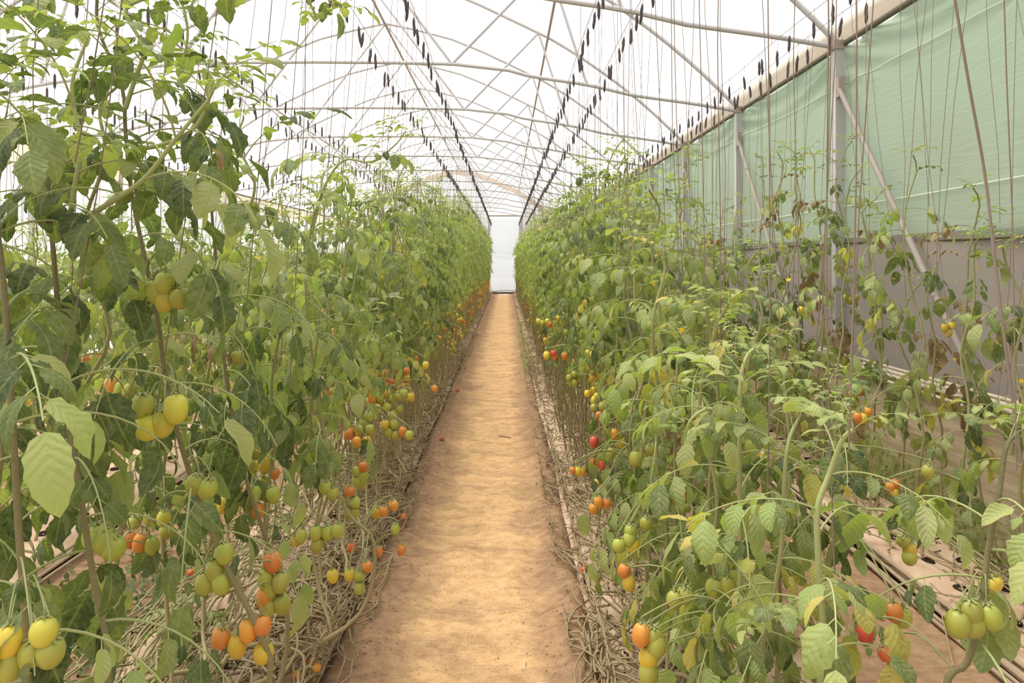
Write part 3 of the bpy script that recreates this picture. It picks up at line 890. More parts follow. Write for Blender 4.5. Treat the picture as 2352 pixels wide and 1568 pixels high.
hf('R', 1.4, (2226, 1408, 'g'), (2265, 1415, 'g'), (2205, 1432, 'g'), (2240, 1440, 'g'), d=.046)
hf('R', 2.6, (2135, 1084, 'g'), d=.045)
hf('W', 3.4, (2042, 1118, 'o'), (2058, 1110, 'o'), (2050, 1130, 'y'), d=.042)
hf('W', 5.0, (1943, 684, 'g'), (1966, 684, 'g'), (1953, 690, 'g'), (1840, 712, 'y'), (1853, 714, 'g'), d=.048)
hf('W', 3.6, (2170, 752, 'y'), (2186, 748, 'y'), (2182, 764, 'y'), d=.036)
hf('R', 1.75, (2275, 1345, 'y'), (2290, 1340, 'y'), (2262, 1343, 'g'), d=.035)
HFW = np.array([at_px(px, py, Y) for px, py, Y, c, d, s in HF])
HFP = np.array([(px, py, Y, d * F / Y * .5) for px, py, Y, c, d, s in HF])
def hides_fruit(w, size):
    """Whether a blade of this size at world point w stands before one of the fruit listed above."""
    if w[1] < 0.3: return False
    px, py = VX + w[0] / w[1] * F, VY - (w[2] - CH) / w[1] * F
    r = size * F / w[1] * .33
    dd = (HFP[:, 0] - px) ** 2 + (HFP[:, 1] - py) ** 2
    return bool(np.any((dd < (HFP[:, 3] * .9 + r) ** 2) & (w[1] < HFP[:, 2] - .02)))

# ------------------------------------------------------------------ plants
PLANTS = []
def pick(mats):
    x = R.random() * sum(w for _, w in mats)
    for m, w in mats:
        x -= w
        if x <= 0: return m
    return mats[0][0]
GREEN = [('leaf', .62), ('leaf_dark', .18), ('leaf_pale', .24), ('leaf_yellow', .02)]
DARK = [('leaf', .34), ('leaf_dark', .54), ('leaf_pale', .11), ('leaf_dry', .01)]
LIME = [('leaf', .42), ('leaf_pale', .36), ('leaf_yellow', .12), ('leaf_dark', .05), ('leaf_dry', .012)]
SPARSE = [('leaf', .5), ('leaf_dark', .22), ('leaf_pale', .06), ('leaf_yellow', .08), ('leaf_dry', .14)]

def add_leaf(root, w0, loc, phi, s, kind, mats, lod, tilt=0.0):
    i = R.choice(KIDX[kind])
    if lod == 0:
        lf = link('leaf', RACH[i], root, loc)
        lf.rotation_euler = (0, 0, phi)
        lf.scale = (s, s, s)
        cp, sp_ = math.cos(phi), math.sin(phi)
        Rz = np.array([[cp, -sp_, 0], [sp_, cp, 0], [0, 0, 1]])
        m0 = pick(mats)
        for p, q, ax, sz in LAYS[i][1][1]:
            w = np.array(w0) + np.array(loc) + Rz @ (q + ax[:, 1] * sz * .5) * s
            if hides_fruit(w, sz * s): continue
            m = m0 if R.random() < .72 else pick(mats)
            o = link('leaflet', R.choice(NEARL[m]), lf)
            k = sz * R.uniform(1.0, 1.25)
            mt = Matrix.Identity(4)
            for r_ in range(3):
                for c_ in range(3):
                    mt[r_][c_] = ax[r_, c_] * k
                mt[r_][3] = q[r_]
            o.matrix_local = mt
    else:
        d = np.array([math.cos(phi), math.sin(phi), .1])
        w = np.array(w0) + np.array(loc) + d * s * .55
        if hides_fruit(w, s * .75): return
        o = link('leaf', R.choice([MID[pick(mats)][i]]), root, loc)
        o.rotation_euler = (R.uniform(-.2, .2), R.uniform(-.2, .2), phi)
        o.scale = (s, s, s)

def add_tomato(root, p, d, m, lod, tilt=None):
    o = link('tomato', R.choice(TOM[m] if lod == 0 else TOMLO[m]), root, p)
    o.scale = (d, d, d)
    o.rotation_euler = (R.uniform(-.25, .25), R.uniform(-.25, .25), R.uniform(0, 6))
    if m != 'f_green': o['label'] = 'ripening ' + FWORD[m] + ' tomato'
    else: o['label'] = 'unripe green tomato'
    if lod == 0:
        link('calyx', CALYX, o, (0, 0, 0.0))
    return o

def add_truss(root, loc, phi, n, cols, lod, d=.046):
    """A drooping fruit stalk with n tomatoes, from the stem point loc."""
    dirv = np.array([math.cos(phi), math.sin(phi), 0])
    L = R.uniform(.07, .12)
    P = np.array([np.array(loc) + dirv * L * t + np.array([0, 0, .02 * t - .11 * t * t]) for t in np.linspace(0, 1, 5)])
    tail = P[-1]
    b = MB().tube(np.vstack([P, tail + np.array([0, 0, -.03 * n / 2])]), .0028, 4, .2, .4)
    for k in range(n):
        a = k * 2.4 + R.uniform(0, 1)
        base = tail + np.array([0, 0, -.03 * k / 2])
        top = base + np.array([math.cos(a), math.sin(a), 0]) * d * R.uniform(.50, .70) + np.array([0, 0, -.01 - .018 * (k // 2)])
        b.tube(np.array([base, (base + top) / 2 + np.array([0, 0, .006]), top]), .002, 3, .3, .4)
        add_tomato(root, tuple(top), d * R.uniform(.85, 1.12), pick(cols), lod)
    b.obj('fruit_stalk', M['stem_green'], root)

def stem_path(x, y, xb, H, z0, lay=0.5):
    """Old vine lying along the bed from its planting hole, then rising to the trellis."""
    side = 1 if x > xb else -1
    P = [(xb, y - lay, 0.0), (xb + (x - xb) * .3, y - lay * .8, .10 + R.uniform(0, .05)), (x + side * R.uniform(-.02, .10), y - lay * .45, R.uniform(.04, .12)), (x + R.uniform(-.05, .06), y - lay * .12, R.uniform(.08, .2)), (x + R.uniform(-.03, .03), y, .36)]
    z = .36
    xx, yy_ = x, y
    while z < H - .12:
        z = min(z + .24, H)
        xx = x + R.uniform(-.05, .05)
        yy_ = y + R.uniform(-.05, .05)
        P.append((xx, yy_, z))
    P.append((xx + R.uniform(-.06, .06), yy_ + R.uniform(-.06, .06), z + .08))
    return P

def plant(x, y, H, lod, mats, label, group, xb=None, zl=.7, step=.078, ls=.30, trusses=(), stem=None, smat='stem', shoots=(), lay=.5, skip=0.0, name='tomato_plant', flowers=0, old_from=.55):
    xb = x if xb is None else xb
    if stem is None:
        pts = stem_path(x, y, xb, H, 0, lay)
    else:
        pts = stem
    base = np.array(pts[0], float)
    base[2] = ZB if stem is None else max(base[2], 0.0)
    root = empty(name, tuple(base))
    tag(root, label, 'tomato plant', group)
    off = np.array([base[0], base[1], base[2]])
    P = np.array(pts, float)
    P[:, 2] += 0 if stem is not None else 0
    P = P - (off if stem is not None else np.array([off[0], off[1], 0]))
    S = smooth_path(P, 4 if lod == 0 else 2)
    r = np.linspace(.0088, .0042, len(S)) if lod == 0 else np.linspace(.0085, .004, len(S))
    MB().tube(S, r, 7 if lod == 0 else 5, -.35, 1.0).obj('main_stem', M[smat], root)
    # points of the upright part, in root space
    k0 = 0
    zr = S[:, 2] + (off[2] if stem is not None else ZB)
    up = np.where(zr >= (zl if stem is None else -9))[0]
    def at_z(z):
        zz = zr[up]
        i = int(np.argmin(np.abs(zz - z)))
        return S[up[i]]
    z = zl
    phi = R.uniform(0, 6)
    ztop = float(zr.max())
    while z < ztop:
        phi += 2.4 + R.uniform(-.4, .4)
        t = (z - zl) / max(ztop - zl, .01)
        s = ls * R.uniform(.82, 1.15) * (1.0 if t < .72 else max(.46 if lod == 0 else .34, 1.0 - (t - .72) * 2.2))
        kind = 'old' if t < old_from else ('mid' if t < .86 else 'young')
        if R.random() >= skip:
            ms = mats
            if t < .18 and mats is not DARK and R.random() < .10: ms = [('leaf_yellow', .5), ('leaf_dry', .3), ('leaf', .4)]
            add_leaf(root, off if stem is not None else (off[0], off[1], off[2]), tuple(at_z(z)), phi, s, kind, ms, lod)
        z += step * R.uniform(.8, 1.2) * (1.0 if t < .8 else .6)
    for ph in (0, 2.1, 4.2):
        add_leaf(root, off, tuple(S[-1]), phi + ph, ls * R.uniform(.28, .42), 'young', [('leaf_pale', .6), ('leaf', .4)], lod)
    for tz, n, cols in trusses:
        add_truss(root, tuple(at_z(tz)), R.uniform(0, 6.28), n, cols, lod)
    for _ in range(flowers):
        p = at_z(R.uniform(.6, .95) * ztop) + np.array([R.uniform(-.12, .12), R.uniform(-.12, .12), R.uniform(-.03, .05)])
        f = link('flower', FLOWER, root, tuple(p))
        f.scale = (.012,) * 3
        f.rotation_euler = (R.uniform(0, 3), R.uniform(0, 3), 0)
    for sh, shm in shoots:
        Q = smooth_path(np.array(sh) - off, 5)
        MB().tube(Q, np.linspace(.0062, .003, len(Q)), 6, .5, 1.0).obj('side_shoot', M[shm], root)
        ph = R.uniform(0, 6)
        for i in range(4, len(Q), 3):
            ph += 2.4
            t = i / len(Q)
            add_leaf(root, off, tuple(Q[i]), ph, ls * R.uniform(.6, .95) * (1 if t < .7 else .55), 'mid' if t < .6 else 'young', mats, lod)
        for q in (0, 2, 4):
            add_leaf(root, off, tuple(Q[-1]), q, ls * .3, 'young', [('leaf_pale', 1)], lod)
    PLANTS.append((root, off, S, zr, lod))
    return root

# far plants: foliage, stem and fruit prototypes
def far_arrays(H, zl, n_step, ls):
    fo, st, fr = MB(), MB(), {m: MB() for m in FM}
    P = np.array(stem_path(0, 0, -.22, H, 0, .45))
    st.tube(smooth_path(P, 1), np.linspace(.0095, .005, len(P)), 3, -.3, 1)
    z, phi = zl, R.uniform(0, 6)
    while z < H:
        phi += 2.4 + R.uniform(-.4, .4)
        t = (z - zl) / (H - zl)
        s = ls * R.uniform(.8, 1.15) * (1.0 if t < .75 else max(.3, 1 - (t - .75) * 2.4))
        kind = 'old' if t < .55 else ('mid' if t < .85 else 'young')
        V, Fc, A = FARL[R.choice(KIDX[kind])]
        c_, s_ = math.cos(phi), math.sin(phi)
        V = V * s @ np.array([[c_, s_, 0], [-s_, c_, 0], [0, 0, 1]]) + np.array([R.uniform(-.04, .04), R.uniform(-.04, .04), z])
        A = A.copy()
        A[:, 2] = (A[:, 2] + R.random()) % 1
        fo.add(V, Fc, A)
        z += n_step * R.uniform(.8, 1.2)
    for tz in (.34, .5, .68, .85):
        m = pick([('f_orange', .22), ('f_yellow', .5), ('f_green', .28)] if tz < .6 else [('f_yellow', .4), ('f_green', .4), ('f_orange', .2)])
        a = R.uniform(0, 6)
        for k in range(R.randint(3, 6)):
            V, Fc, A = TOMFAR
            d = .046
            fr[m].add(V * d + np.array([math.cos(a) * .09 + R.uniform(-.04, .04), math.sin(a) * .09 + R.uniform(-.04, .04), tz + R.uniform(-.05, .04)]), Fc, A)
    return fo, st, fr
FAR = [far_arrays(2.3, .93, .056, .25) for _ in range(7)]
FARM = []
for fo, st, fr in FAR:
    FARM.append(dict(fo=[fo.mesh('foliage', M[m]) for m in ('leaf', 'leaf', 'leaf_pale')], st=st.mesh('main_stem', M['stem']), fr={m: fr[m].mesh('fruit', M[m]) for m in FM if fr[m].n}))
def far_plant(x, y, H, label, group, flip=1):
    root = empty('tomato_plant', (x, y, ZB))
    tag(root, label, 'tomato plant', group)
    k = R.choice(FARM)
    rz = R.uniform(0, 6.28)
    o = link('foliage', R.choice(k['fo']), root)
    o['kind'] = 'stuff'
    o.rotation_euler = (0, 0, rz)
    o.scale = (R.uniform(.9, 1.1), R.uniform(.9, 1.1), H / 2.3)
    o = link('main_stem', k['st'], root)
    o.scale = (flip, 1, H / 2.3)
    for m, me in k['fr'].items():
        o = link('fruit', me, root)
        o['kind'] = 'stuff'
        o['label'] = FWORD[m] + ' tomatoes on the lower stem'
        o.scale = (1, 1, 1)
        o.rotation_euler = (0, 0, R.uniform(0, 6))
    return root

RIPE = [('f_orange', .42), ('f_yellow', .26), ('f_green', .26), ('f_red', .06)]
TURN = [('f_yellow', .35), ('f_green', .45), ('f_orange', .2)]
UNRIPE = [('f_green', .8), ('f_yellow', .2)]

def hL(y):
    if y < 3.3: return R.uniform(1.42, 1.6)
    if y < 4.2: return R.uniform(1.65, 1.85)
    if y < 7: return R.uniform(1.9, 2.3)
    return min(2.15 + (y - 7) * .09, 2.7) + R.uniform(-.12, .15)
def hR(y):
    if y < 2.6: return R.uniform(1.2, 1.45)
    if y < 3.6: return R.uniform(1.55, 1.8)
    if y < 8: return R.uniform(1.95, 2.2)
    return min(2.1 + (y - 8) * .05, 2.4) + R.uniform(-.1, .1)
def hRB(y):
    if y < 2.5: return R.uniform(1.05, 1.3)
    if y < 3.4: return R.uniform(1.45, 1.7)
    if y < 4.6: return R.uniform(1.8, 2.0)
    return min(2.05 + (y - 5) * .04, 2.4) + R.uniform(-.1, .12)

ROWS = [
    dict(k='LA', x=-.80, xb=-1.03, y0=2.55, y1=12.6, h=hL, mats=GREEN, nm='path-side row left of path', grp='plants of the path-side left row', zl=.90),
    dict(k='LB', x=-1.16, xb=-1.23, y0=2.3, y1=11.5, h=hL, mats=GREEN, nm='back row left of path', grp='plants of the back left row', zl=.80),
    dict(k='RA', x=.61, xb=.64, y0=2.15, y1=12.6, h=hR, mats=GREEN, nm='path-side row right of path', grp='plants of the path-side right row', zl=.86),
    dict(k='RB', x=.91, xb=.92, y0=2.35, y1=11.5, h=hRB, mats=GREEN, nm='back row right of path', grp='plants of the back right row', zl=.74),
    dict(k='WA', x=2.14, xb=2.12, y0=2.95, y1=9.4, h=lambda y: R.choice((1.5, 1.65, 1.8, 2.0)) if not 4.9 < y < 5.9 else 2.3, mats=SPARSE, nm='outer row by right wall', grp='plants of the outer wall row', zl=.55),
    dict(k='WB', x=2.36, xb=2.33, y0=3.1, y1=9.2, h=lambda y: R.choice((1.4, 1.6, 1.9, 2.1)) if not 4.9 < y < 6.2 else 2.35, mats=SPARSE, nm='inner row by right wall', grp='plants of the inner wall row', zl=.6),
    dict(k='L2A', x=-2.45, xb=-2.55, y0=3.3, y1=9.0, h=lambda y: R.uniform(1.6, 1.85), mats=GREEN, nm='near row of second left bed', grp='plants of the second left bed near row', zl=.5),
    dict(k='L2B', x=-2.85, xb=-2.85, y0=3.9, y1=9.0, h=lambda y: R.uniform(1.6, 1.85), mats=GREEN, nm='back row of second left bed', grp='plants of the second left bed back row', zl=.5),
]
NUM = {}
def next_label(k, nm, adj):
    NUM[k] = NUM.get(k, 0) + 1
    return f'{adj} tomato plant, {ordinal(NUM[k])} from near end, {nm}'

# nearest plants, stems as the photograph shows them
def px_stem(Y, pts, drop=True, base=None):
    P = [at_px(a, c_, Y + R.uniform(-.02, .02)) for a, c_ in pts]
    if base is not None:
        b0 = P[0]
        P = [np.array(base), np.array([(base[0] * .6 + b0[0] * .4), (base[1] + b0[1]) / 2, .12]), np.array([b0[0] * .9 + base[0] * .1, b0[1] - .03, max(b0[2] * .45, .1)])] + P
    return P
LN, LBK = 'path-side row left of path', 'back row left of path'
RN, RBK = 'path-side row right of path', 'back row right of path'
G1, G2, G3, G4 = [r['grp'] for r in ROWS[:4]]
plant(0, 0, 0, 0, DARK, next_label('LA', LN, 'large-leaved dark'), G1, stem=px_stem(1.30, [(60, 1560), (42, 1200), (25, 900), (8, 650), (-20, 420), (-40, 200)], base=(-1.05, 0.9, ZB)), zl=.55, ls=.35, step=.07, smat='stem_dark', skip=.0,
      shoots=[([at_px(a, c_, 1.3) for a, c_ in ((-30, 320), (60, 317), (105, 342), (160, 370))], 'stem_green')])
plant(0, 0, 0, 0, DARK, next_label('LA', LN, 'tall dusty'), G1, stem=px_stem(1.5, [(250, 1540), (215, 1330), (172, 1050), (150, 880), (126, 620), (108, 400), (95, 300)], base=(-1.03, 1.1, ZB)), zl=.50, ls=.35, step=.066, smat='stem_dark', skip=.0,
      shoots=[([at_px(a, c_, 1.42) for a, c_ in ((165, 520), (245, 470), (330, 412), (395, 330), (432, 285), (480, 228))], 'stem_green'),
              ([at_px(a, c_, 1.5) for a, c_ in ((150, 560), (170, 440), (185, 330), (165, 200), (200, 90))], 'stem_green')])
plant(0, 0, 0, 0, DARK, next_label('LA', LN, 'tallest thick-stemmed'), G1, stem=px_stem(1.85, [(620, 1560), (600, 1460), (520, 1300), (455, 1140), (410, 1000), (378, 850), (360, 720), (330, 580), (302, 440), (288, 300), (280, 200), (225, 60), (228, -60)], base=(-1.03, 1.3, ZB)), zl=.85, ls=.34, step=.075, smat='stem_dark', skip=.0,
      shoots=[([at_px(a, c_, 1.8) for a, c_ in ((288, 250), (310, 180), (330, 110), (290, 20), (400, -10), (430, 60), (425, 130))], 'stem_green'),
              ([at_px(a, c_, 1.75) for a, c_ in ((300, 345), (380, 330), (450, 290), (500, 190), (545, 200))], 'stem_green'),
              ([at_px(a, c_, 1.7) for a, c_ in ((228, -60), (450, -130), (640, -60), (695, -15), (718, 20), (728, 45))], 'stem_green')])
plant(0, 0, 0, 0, DARK, next_label('LA', LN, 'bushy dusty'), G1, stem=px_stem(2.25, [(660, 1400), (615, 1250), (560, 1080), (518, 850), (500, 640), (485, 450), (500, 380)], base=(-1.03, 1.75, ZB)), zl=.68, ls=.32, step=.062, smat='stem_dark',
      shoots=[([at_px(a, c_, 2.2) for a, c_ in ((500, 560), (560, 500), (585, 420), (545, 330), (560, 270))], 'stem_green')])
plant(0, 0, 0, 0, GREEN, next_label('LA', LN, 'arching'), G1, stem=px_stem(2.75, [(860, 1250), (800, 1180), (760, 1080), (735, 950), (715, 800), (702, 650), (715, 520), (740, 440)], base=(-1.03, 2.25, ZB)), zl=.85, ls=.29, step=.066,
      shoots=[([at_px(a, c_, 2.8) for a, c_ in ((715, 540), (745, 430), (790, 368), (852, 372), (905, 335), (932, 302))], 'stem_green'),
              ([at_px(a, c_, 2.7) for a, c_ in ((720, 700), (770, 740), (830, 750), (870, 790))], 'stem_green')])
for x, y, H in ((.55, 2.42, 1.5), (.62, 1.62, 1.18)):
    plant(x, y, H, 0, LIME, next_label('RA', RN, 'dense pale-leaved'), G3, xb=.64, zl=.40, ls=.25, step=.06, lay=.2)
for x, y, H in ((-1.18, 1.62, 2.05), (-1.14, 1.95, 1.95)):
    plant(x, y, H, 0, DARK, next_label('LB', LBK, 'dusty'), G2, xb=-1.23, zl=.6, ls=.30, step=.085)
plant(0, 0, 0, 0, LIME, next_label('RA', RN, 'low spreading'), G3, stem=px_stem(1.32, [(1885, 1568), (1892, 1480), (1881, 1300), (1878, 1170), (1905, 1090), (1935, 1010), (1962, 985)], base=(.64, .95, ZB)), zl=.62, ls=.31, step=.06, smat='stem_green', skip=.0,
      shoots=[([at_px(a, c_, 1.32) for a, c_ in ((1885, 1385), (1790, 1400), (1740, 1440))], 'stem_green')])
plant(0, 0, 0, 0, LIME, next_label('RA', RN, 'pale yellowing'), G3, stem=px_stem(1.78, [(1715, 1568), (1702, 1400), (1700, 1180), (1698, 1000), (1703, 860), (1725, 805), (1745, 812)], base=(.64, 1.35, ZB)), zl=.42, ls=.30, step=.058, smat='stem_green',
      shoots=[([at_px(a, c_, 1.8) for a, c_ in ((1700, 1000), (1640, 940), (1590, 960), (1570, 1010))], 'stem_green')])
plant(.58, 2.05, 1.38, 0, LIME, next_label('RA', RN, 'yellow-leaved'), G3, xb=.64, zl=.50, ls=.26, step=.066, lay=.3)
plant(0, 0, 0, 0, GREEN, next_label('RB', RBK, 'large-leaved'), G4, stem=px_stem(1.42, [(2170, 1600), (2222, 1520), (2252, 1400), (2270, 1260), (2292, 1150), (2310, 1030), (2330, 1000)], base=(.92, 1.2, ZB)), zl=.80, ls=.34, step=.065, smat='stem_dark')
plant(.92, 1.95, 1.18, 0, GREEN, next_label('RB', RBK, 'small sparse'), G4, xb=.92, zl=.66, ls=.27, step=.07, lay=.15)

for r in ROWS:
    y = r['y0']
    while y < r['y1']:
        yy_ = y + R.uniform(-.05, .05)
        x = r['x'] + R.uniform(-.05, .05)
        H = r['h'](yy_)
        lod = 0 if yy_ < 3.35 else 1
        mats = r['mats']
        if r['k'] in ('RA', 'RB') and yy_ < 3.2 and R.random() < .7: mats = LIME
        if r['k'] in ('LA', 'LB') and yy_ < 3.0: mats = DARK if R.random() < .6 else GREEN
        wall = r['k'].startswith('W')
        adj = {'LIME': 'yellowing'}.get('LIME' if mats is LIME else '', 'leafy' if not wall else ('tall wilted' if H > 2.05 else 'sparse'))
        lab = next_label(r['k'], r['nm'], adj)
        far_lod = yy_ > 9.3
        if far_lod:
            far_plant(x, yy_, H, lab, r['grp'], 1 if r['k'] in ('LA', 'LB') else -1)
        else:
            tr = []
            if not wall and r['k'][0] != 'L' or r['k'] in ('LA', 'LB'):
                if yy_ > 4.2 or lod:
                    tr = [(R.uniform(.34, .50), R.randint(2, 4), RIPE), (R.uniform(.58, .82), R.randint(3, 5), TURN)]
                    if R.random() < .5: tr.append((R.uniform(.9, 1.3), R.randint(2, 4), UNRIPE))
                else:
                    tr = [(R.uniform(.7, 1.1), R.randint(2, 3), UNRIPE)]
            elif R.random() < .25:
                tr = [(R.uniform(.5, 1.0), R.randint(2, 3), RIPE)]
            plant(x, yy_, H, lod, mats, lab, r['grp'], xb=r['xb'], zl=(r['zl'] if not (r['k'] in ('RA', 'RB') and yy_ < 3.7) else .42) + R.uniform(-.08, .08), trusses=tr, step=.105 if wall else (.058 if lod else .070), ls=.285 if wall else (.245 if lod else .275),
                  lay=.45 if r['k'] in ('LA', 'LB') else .15, skip=.15 if wall else 0.0, flowers=R.randint(0, 2))
            # lower, broken foliage between the canes
        y += .30 if not wall else .36

# the fruit named above, each hung on the plant nearest to it
for (px, py, Y, m, d, s), w in zip(HF, HFW):
    best, bd = None, 9
    for root, off, S, zr, lod in PLANTS:
        base = off if len(S) and abs(zr[0] - (S[0][2] + off[2])) < 1e-6 else np.array([off[0], off[1], ZB])
        Q = S + base
        dd = np.linalg.norm((Q - (w + np.array([0, 0, .07]))) * np.array([1, 1, 1]), axis=1)
        i = int(np.argmin(dd))
        if dd[i] < bd:
            best, bd = (root, Q[i], np.array(root.location)), dd[i]
    root, q, base = best
    top = w + np.array([0, 0, d * .6])
    q = q - base
    tp = top - base
    mid = (q + tp) / 2 + np.array([0, 0, .03 + .1 * bd])
    P = smooth_path([q, mid, tp + np.array([0, 0, .018]), tp], 3)
    MB().tube(P, .0024 if Y > 1.5 else .0016, 4, .2, .4).obj('fruit_stalk', M['stem_green'], root)
    add_tomato(root, tuple(tp), d, m, 0 if Y < 5 else 1)

# rows beyond: one joined mass of foliage, of stems, of fruit
fo_all, st_all, fr_all = MB(), MB(), {m: MB() for m in FM}
Fo = {'leaf': MB(), 'leaf_pale': MB()}
def mass(x0, ya, yb, h, step=.30, fruit=True, dens=1.0):
    y = ya
    while y < yb:
        i = R.randrange(len(FAR))
        fo, st, fr = FAR[i]
        H = h(y)
        a = R.uniform(0, 6.28)
        c_, s_ = math.cos(a), math.sin(a)
        Rm = np.array([[c_, s_, 0], [-s_, c_, 0], [0, 0, 1]]) * np.array([1, 1, 1])
        off = np.array([x0 + R.uniform(-.06, .06), y + R.uniform(-.06, .06), ZB])
        V, Fc, A = fo.arrays()
        A = A.copy()
        A[:, 2] = (A[:, 2] + R.random()) % 1
        Fo['leaf' if R.random() < .7 else 'leaf_pale'].add(V * np.array([1, 1, H / 2.3]) @ Rm + off, Fc, A)
        V, Fc, A = st.arrays()
        st_all.add(V * np.array([1 if x0 < 0 else -1, 1, H / 2.3]) + off, Fc, A)
        if fruit:
            for m in FM:
                if fr[m].n:
                    V, Fc, A = fr[m].arrays()
                    fr_all[m].add(V @ Rm + off, Fc, A)
        y += step
mass(-.80, 12.7, 31.4, hL)
mass(-1.16, 11.6, 31.4, hL)
mass(.61, 12.7, 31.4, hR)
mass(.91, 11.6, 31.4, hRB)
mass(2.14, 9.5, 31, lambda y: R.uniform(1.6, 2.2), .36)
mass(2.28, 9.3, 31, lambda y: R.uniform(1.6, 2.2), .36)
mass(-2.45, 9.1, 31, lambda y: R.uniform(1.65, 1.9), .34)
mass(-2.85, 9.1, 31, lambda y: R.uniform(1.65, 1.9), .34)
for x0, y0_, nm_, g_ in ((-4.15, 5.2, 'near row of third left bed', 'plants of the third left bed near row'), (-4.45, 5.6, 'back row of third left bed', 'plants of the third left bed back row')):
    for k in range(12):
        far_plant(x0 + R.uniform(-.05, .05), y0_ + .36 * k, R.uniform(1.6, 1.9), next_label(nm_, nm_, 'leafy'), g_)
mass(-4.15, 9.6, 31, lambda y: R.uniform(1.6, 1.9), .36, False)
mass(-4.45, 10.0, 31, lambda y: R.uniform(1.6, 1.9), .36, False)
mass(-5.70, 7.2, 31, lambda y: R.uniform(1.6, 1.9), .38, False)
mass(-6.00, 7.6, 31, lambda y: R.uniform(1.6, 1.9), .38, False)
root = tag(empty('distant_foliage', (0, 20, ZB)), 'mass of distant tomato plants filling all rows towards the end wall', 'tomato plants', kind='stuff')
for nm, b, mt in [('leaves', Fo['leaf'], M['leaf']), ('leaves', Fo['leaf_pale'], M['leaf_pale']), ('stems', st_all, M['stem'])] + [('fruit', fr_all[m], M[m]) for m in FM if fr_all[m].n]:
    o = b.obj(nm, mt, root)
    o.matrix_parent_inverse = Matrix.Translation((0, -20, -ZB))
    o['kind'] = 'stuff'

# ------------------------------------------------------------------ twines with bobbins
bob_me = []
for k in range(4):
    n = 9
    L = R.uniform(.115, .15)
    P = np.array([(0.0012 * math.sin(i * 1.3 + k), 0.0012 * math.cos(i * 1.7), -L * i / (n - 1)) for i in range(n)])
    r = np.array([.004, .0085, .011, .0105, .0115, .0105, .011, .0085, .003])
    bob_me.append((MB().tube(P, r, 7).mesh('bobbin', M['bobbin']), L))
hook_me = MB().tube(smooth_path([(0, 0, .008), (.008, 0, .004), (.004, 0, -.03), (0, 0, -.05)], 3), .0018, 4).mesh('hook', M['wire'])
TW = {}
stuff_bob, stuff_str = MB(), MB()
def twine(x, y, zend, xe, ye, wi, individual):
    dz = R.uniform(.04, .09)
    z0 = ZW + .004
    k = R.randrange(4)
    P = [(0, 0, -dz - bob_me[k][1] * .9)]
    for t in (.25, .5, .75, 1.0):
        P.append(((xe - x) * t + R.uniform(-.012, .012), (ye - y) * t + R.uniform(-.012, .012), P[0][2] + (zend - z0 - P[0][2]) * t))
    P = smooth_path(P, 2)
    if individual:
        TW[wi] = TW.get(wi, 0) + 1
        t = empty('support_twine', (x, y, z0))
        tag(t, f'brown twine with black bobbin, {ordinal(TW[wi])} from near end {WIRES[wi][1].replace("over the", "over")}', 'twine', 'twines on the wire ' + WIRES[wi][1])
        MB().tube(P, .0016, 4).obj('string', M['twine'], t)
        o = link('bobbin', bob_me[k][0], t, (0, 0, -dz))
        o.rotation_euler = (R.uniform(-.12, .12), R.uniform(-.12, .12), 0)
        o = link('hook', hook_me, t, (0, 0, 0))
        o.scale = (1, 1, dz / .05)
    else:
        stuff_str.tube(P[::2] + np.array([x, y, z0]), .0026, 3)
        stuff_bob.tube([(x, y, z0 - dz), (x, y, z0 - dz - .02), (x, y, z0 - dz - .12), (x, y, z0 - dz - .14)], [.004, .0125, .0125, .004], 5)
budget = 292
SEQ = [(0, -.80, 1.25, 0.30), (1, -1.16, 1.6, .30), (2, .61, 1.2, .28), (3, .91, 1.35, .26), (4, 2.14, 2.6, .26), (5, 2.36, 2.7, .26), (6, -2.45, 3.3, .32), (7, -2.8, 3.5, .32), (8, -4.15, 5.5, .36), (9, -4.45, 6, .36), (10, -5.7, 7.5, .38)]
cand = []
for wi, xe, ya, st in SEQ:
    y = ya
    while y < 31.5:
        cand.append((y + R.uniform(-.11, .11), wi, xe))
        y += st * R.uniform(.75, 1.25)
cand.sort()
for y, wi, xe in cand:
    xw = WIRES[wi][0]
    zend = R.uniform(.9, 1.9) if wi not in (2, 3) or y > 3.5 else R.uniform(.75, 1.3)
    ye = y + R.uniform(-.10, .10)
    if wi in (3, 4, 5) and y < 5: ye = y + R.uniform(-.35, .3)
    ind = y < 14 and budget > 0 and wi < 8
    budget -= ind
    twine(xw + R.uniform(-.006, .006), y, zend, xe + R.uniform(-.08, .08), ye, wi, ind)
root = tag(empty('distant_twine', (0, 20, ZW)), 'crowd of distant hanging twines with dark bobbins below the roof', 'twines', kind='stuff')
for nm, b, mt in (('strings', stuff_str, M['twine']), ('bobbins', stuff_bob, M['bobbin'])):
    o = b.obj(nm, mt, root)
    o.matrix_parent_inverse = Matrix.Translation((0, -20, -ZW))
    o['kind'] = 'stuff'
# a thick old rope slanting before the curtain
P = smooth_path([at_px(2190, -20, 2.25), at_px(2225, 190, 2.25), at_px(2262, 400, 2.25), at_px(2285, 600, 2.2), at_px(2310, 800, 2.15), at_px(2345, 1060, 2.1)], 5)
tag(MB().tube(P, .0048, 6).obj('slanting_rope', M['twine']), 'thick dark rope slanting down before the green curtain', 'rope')

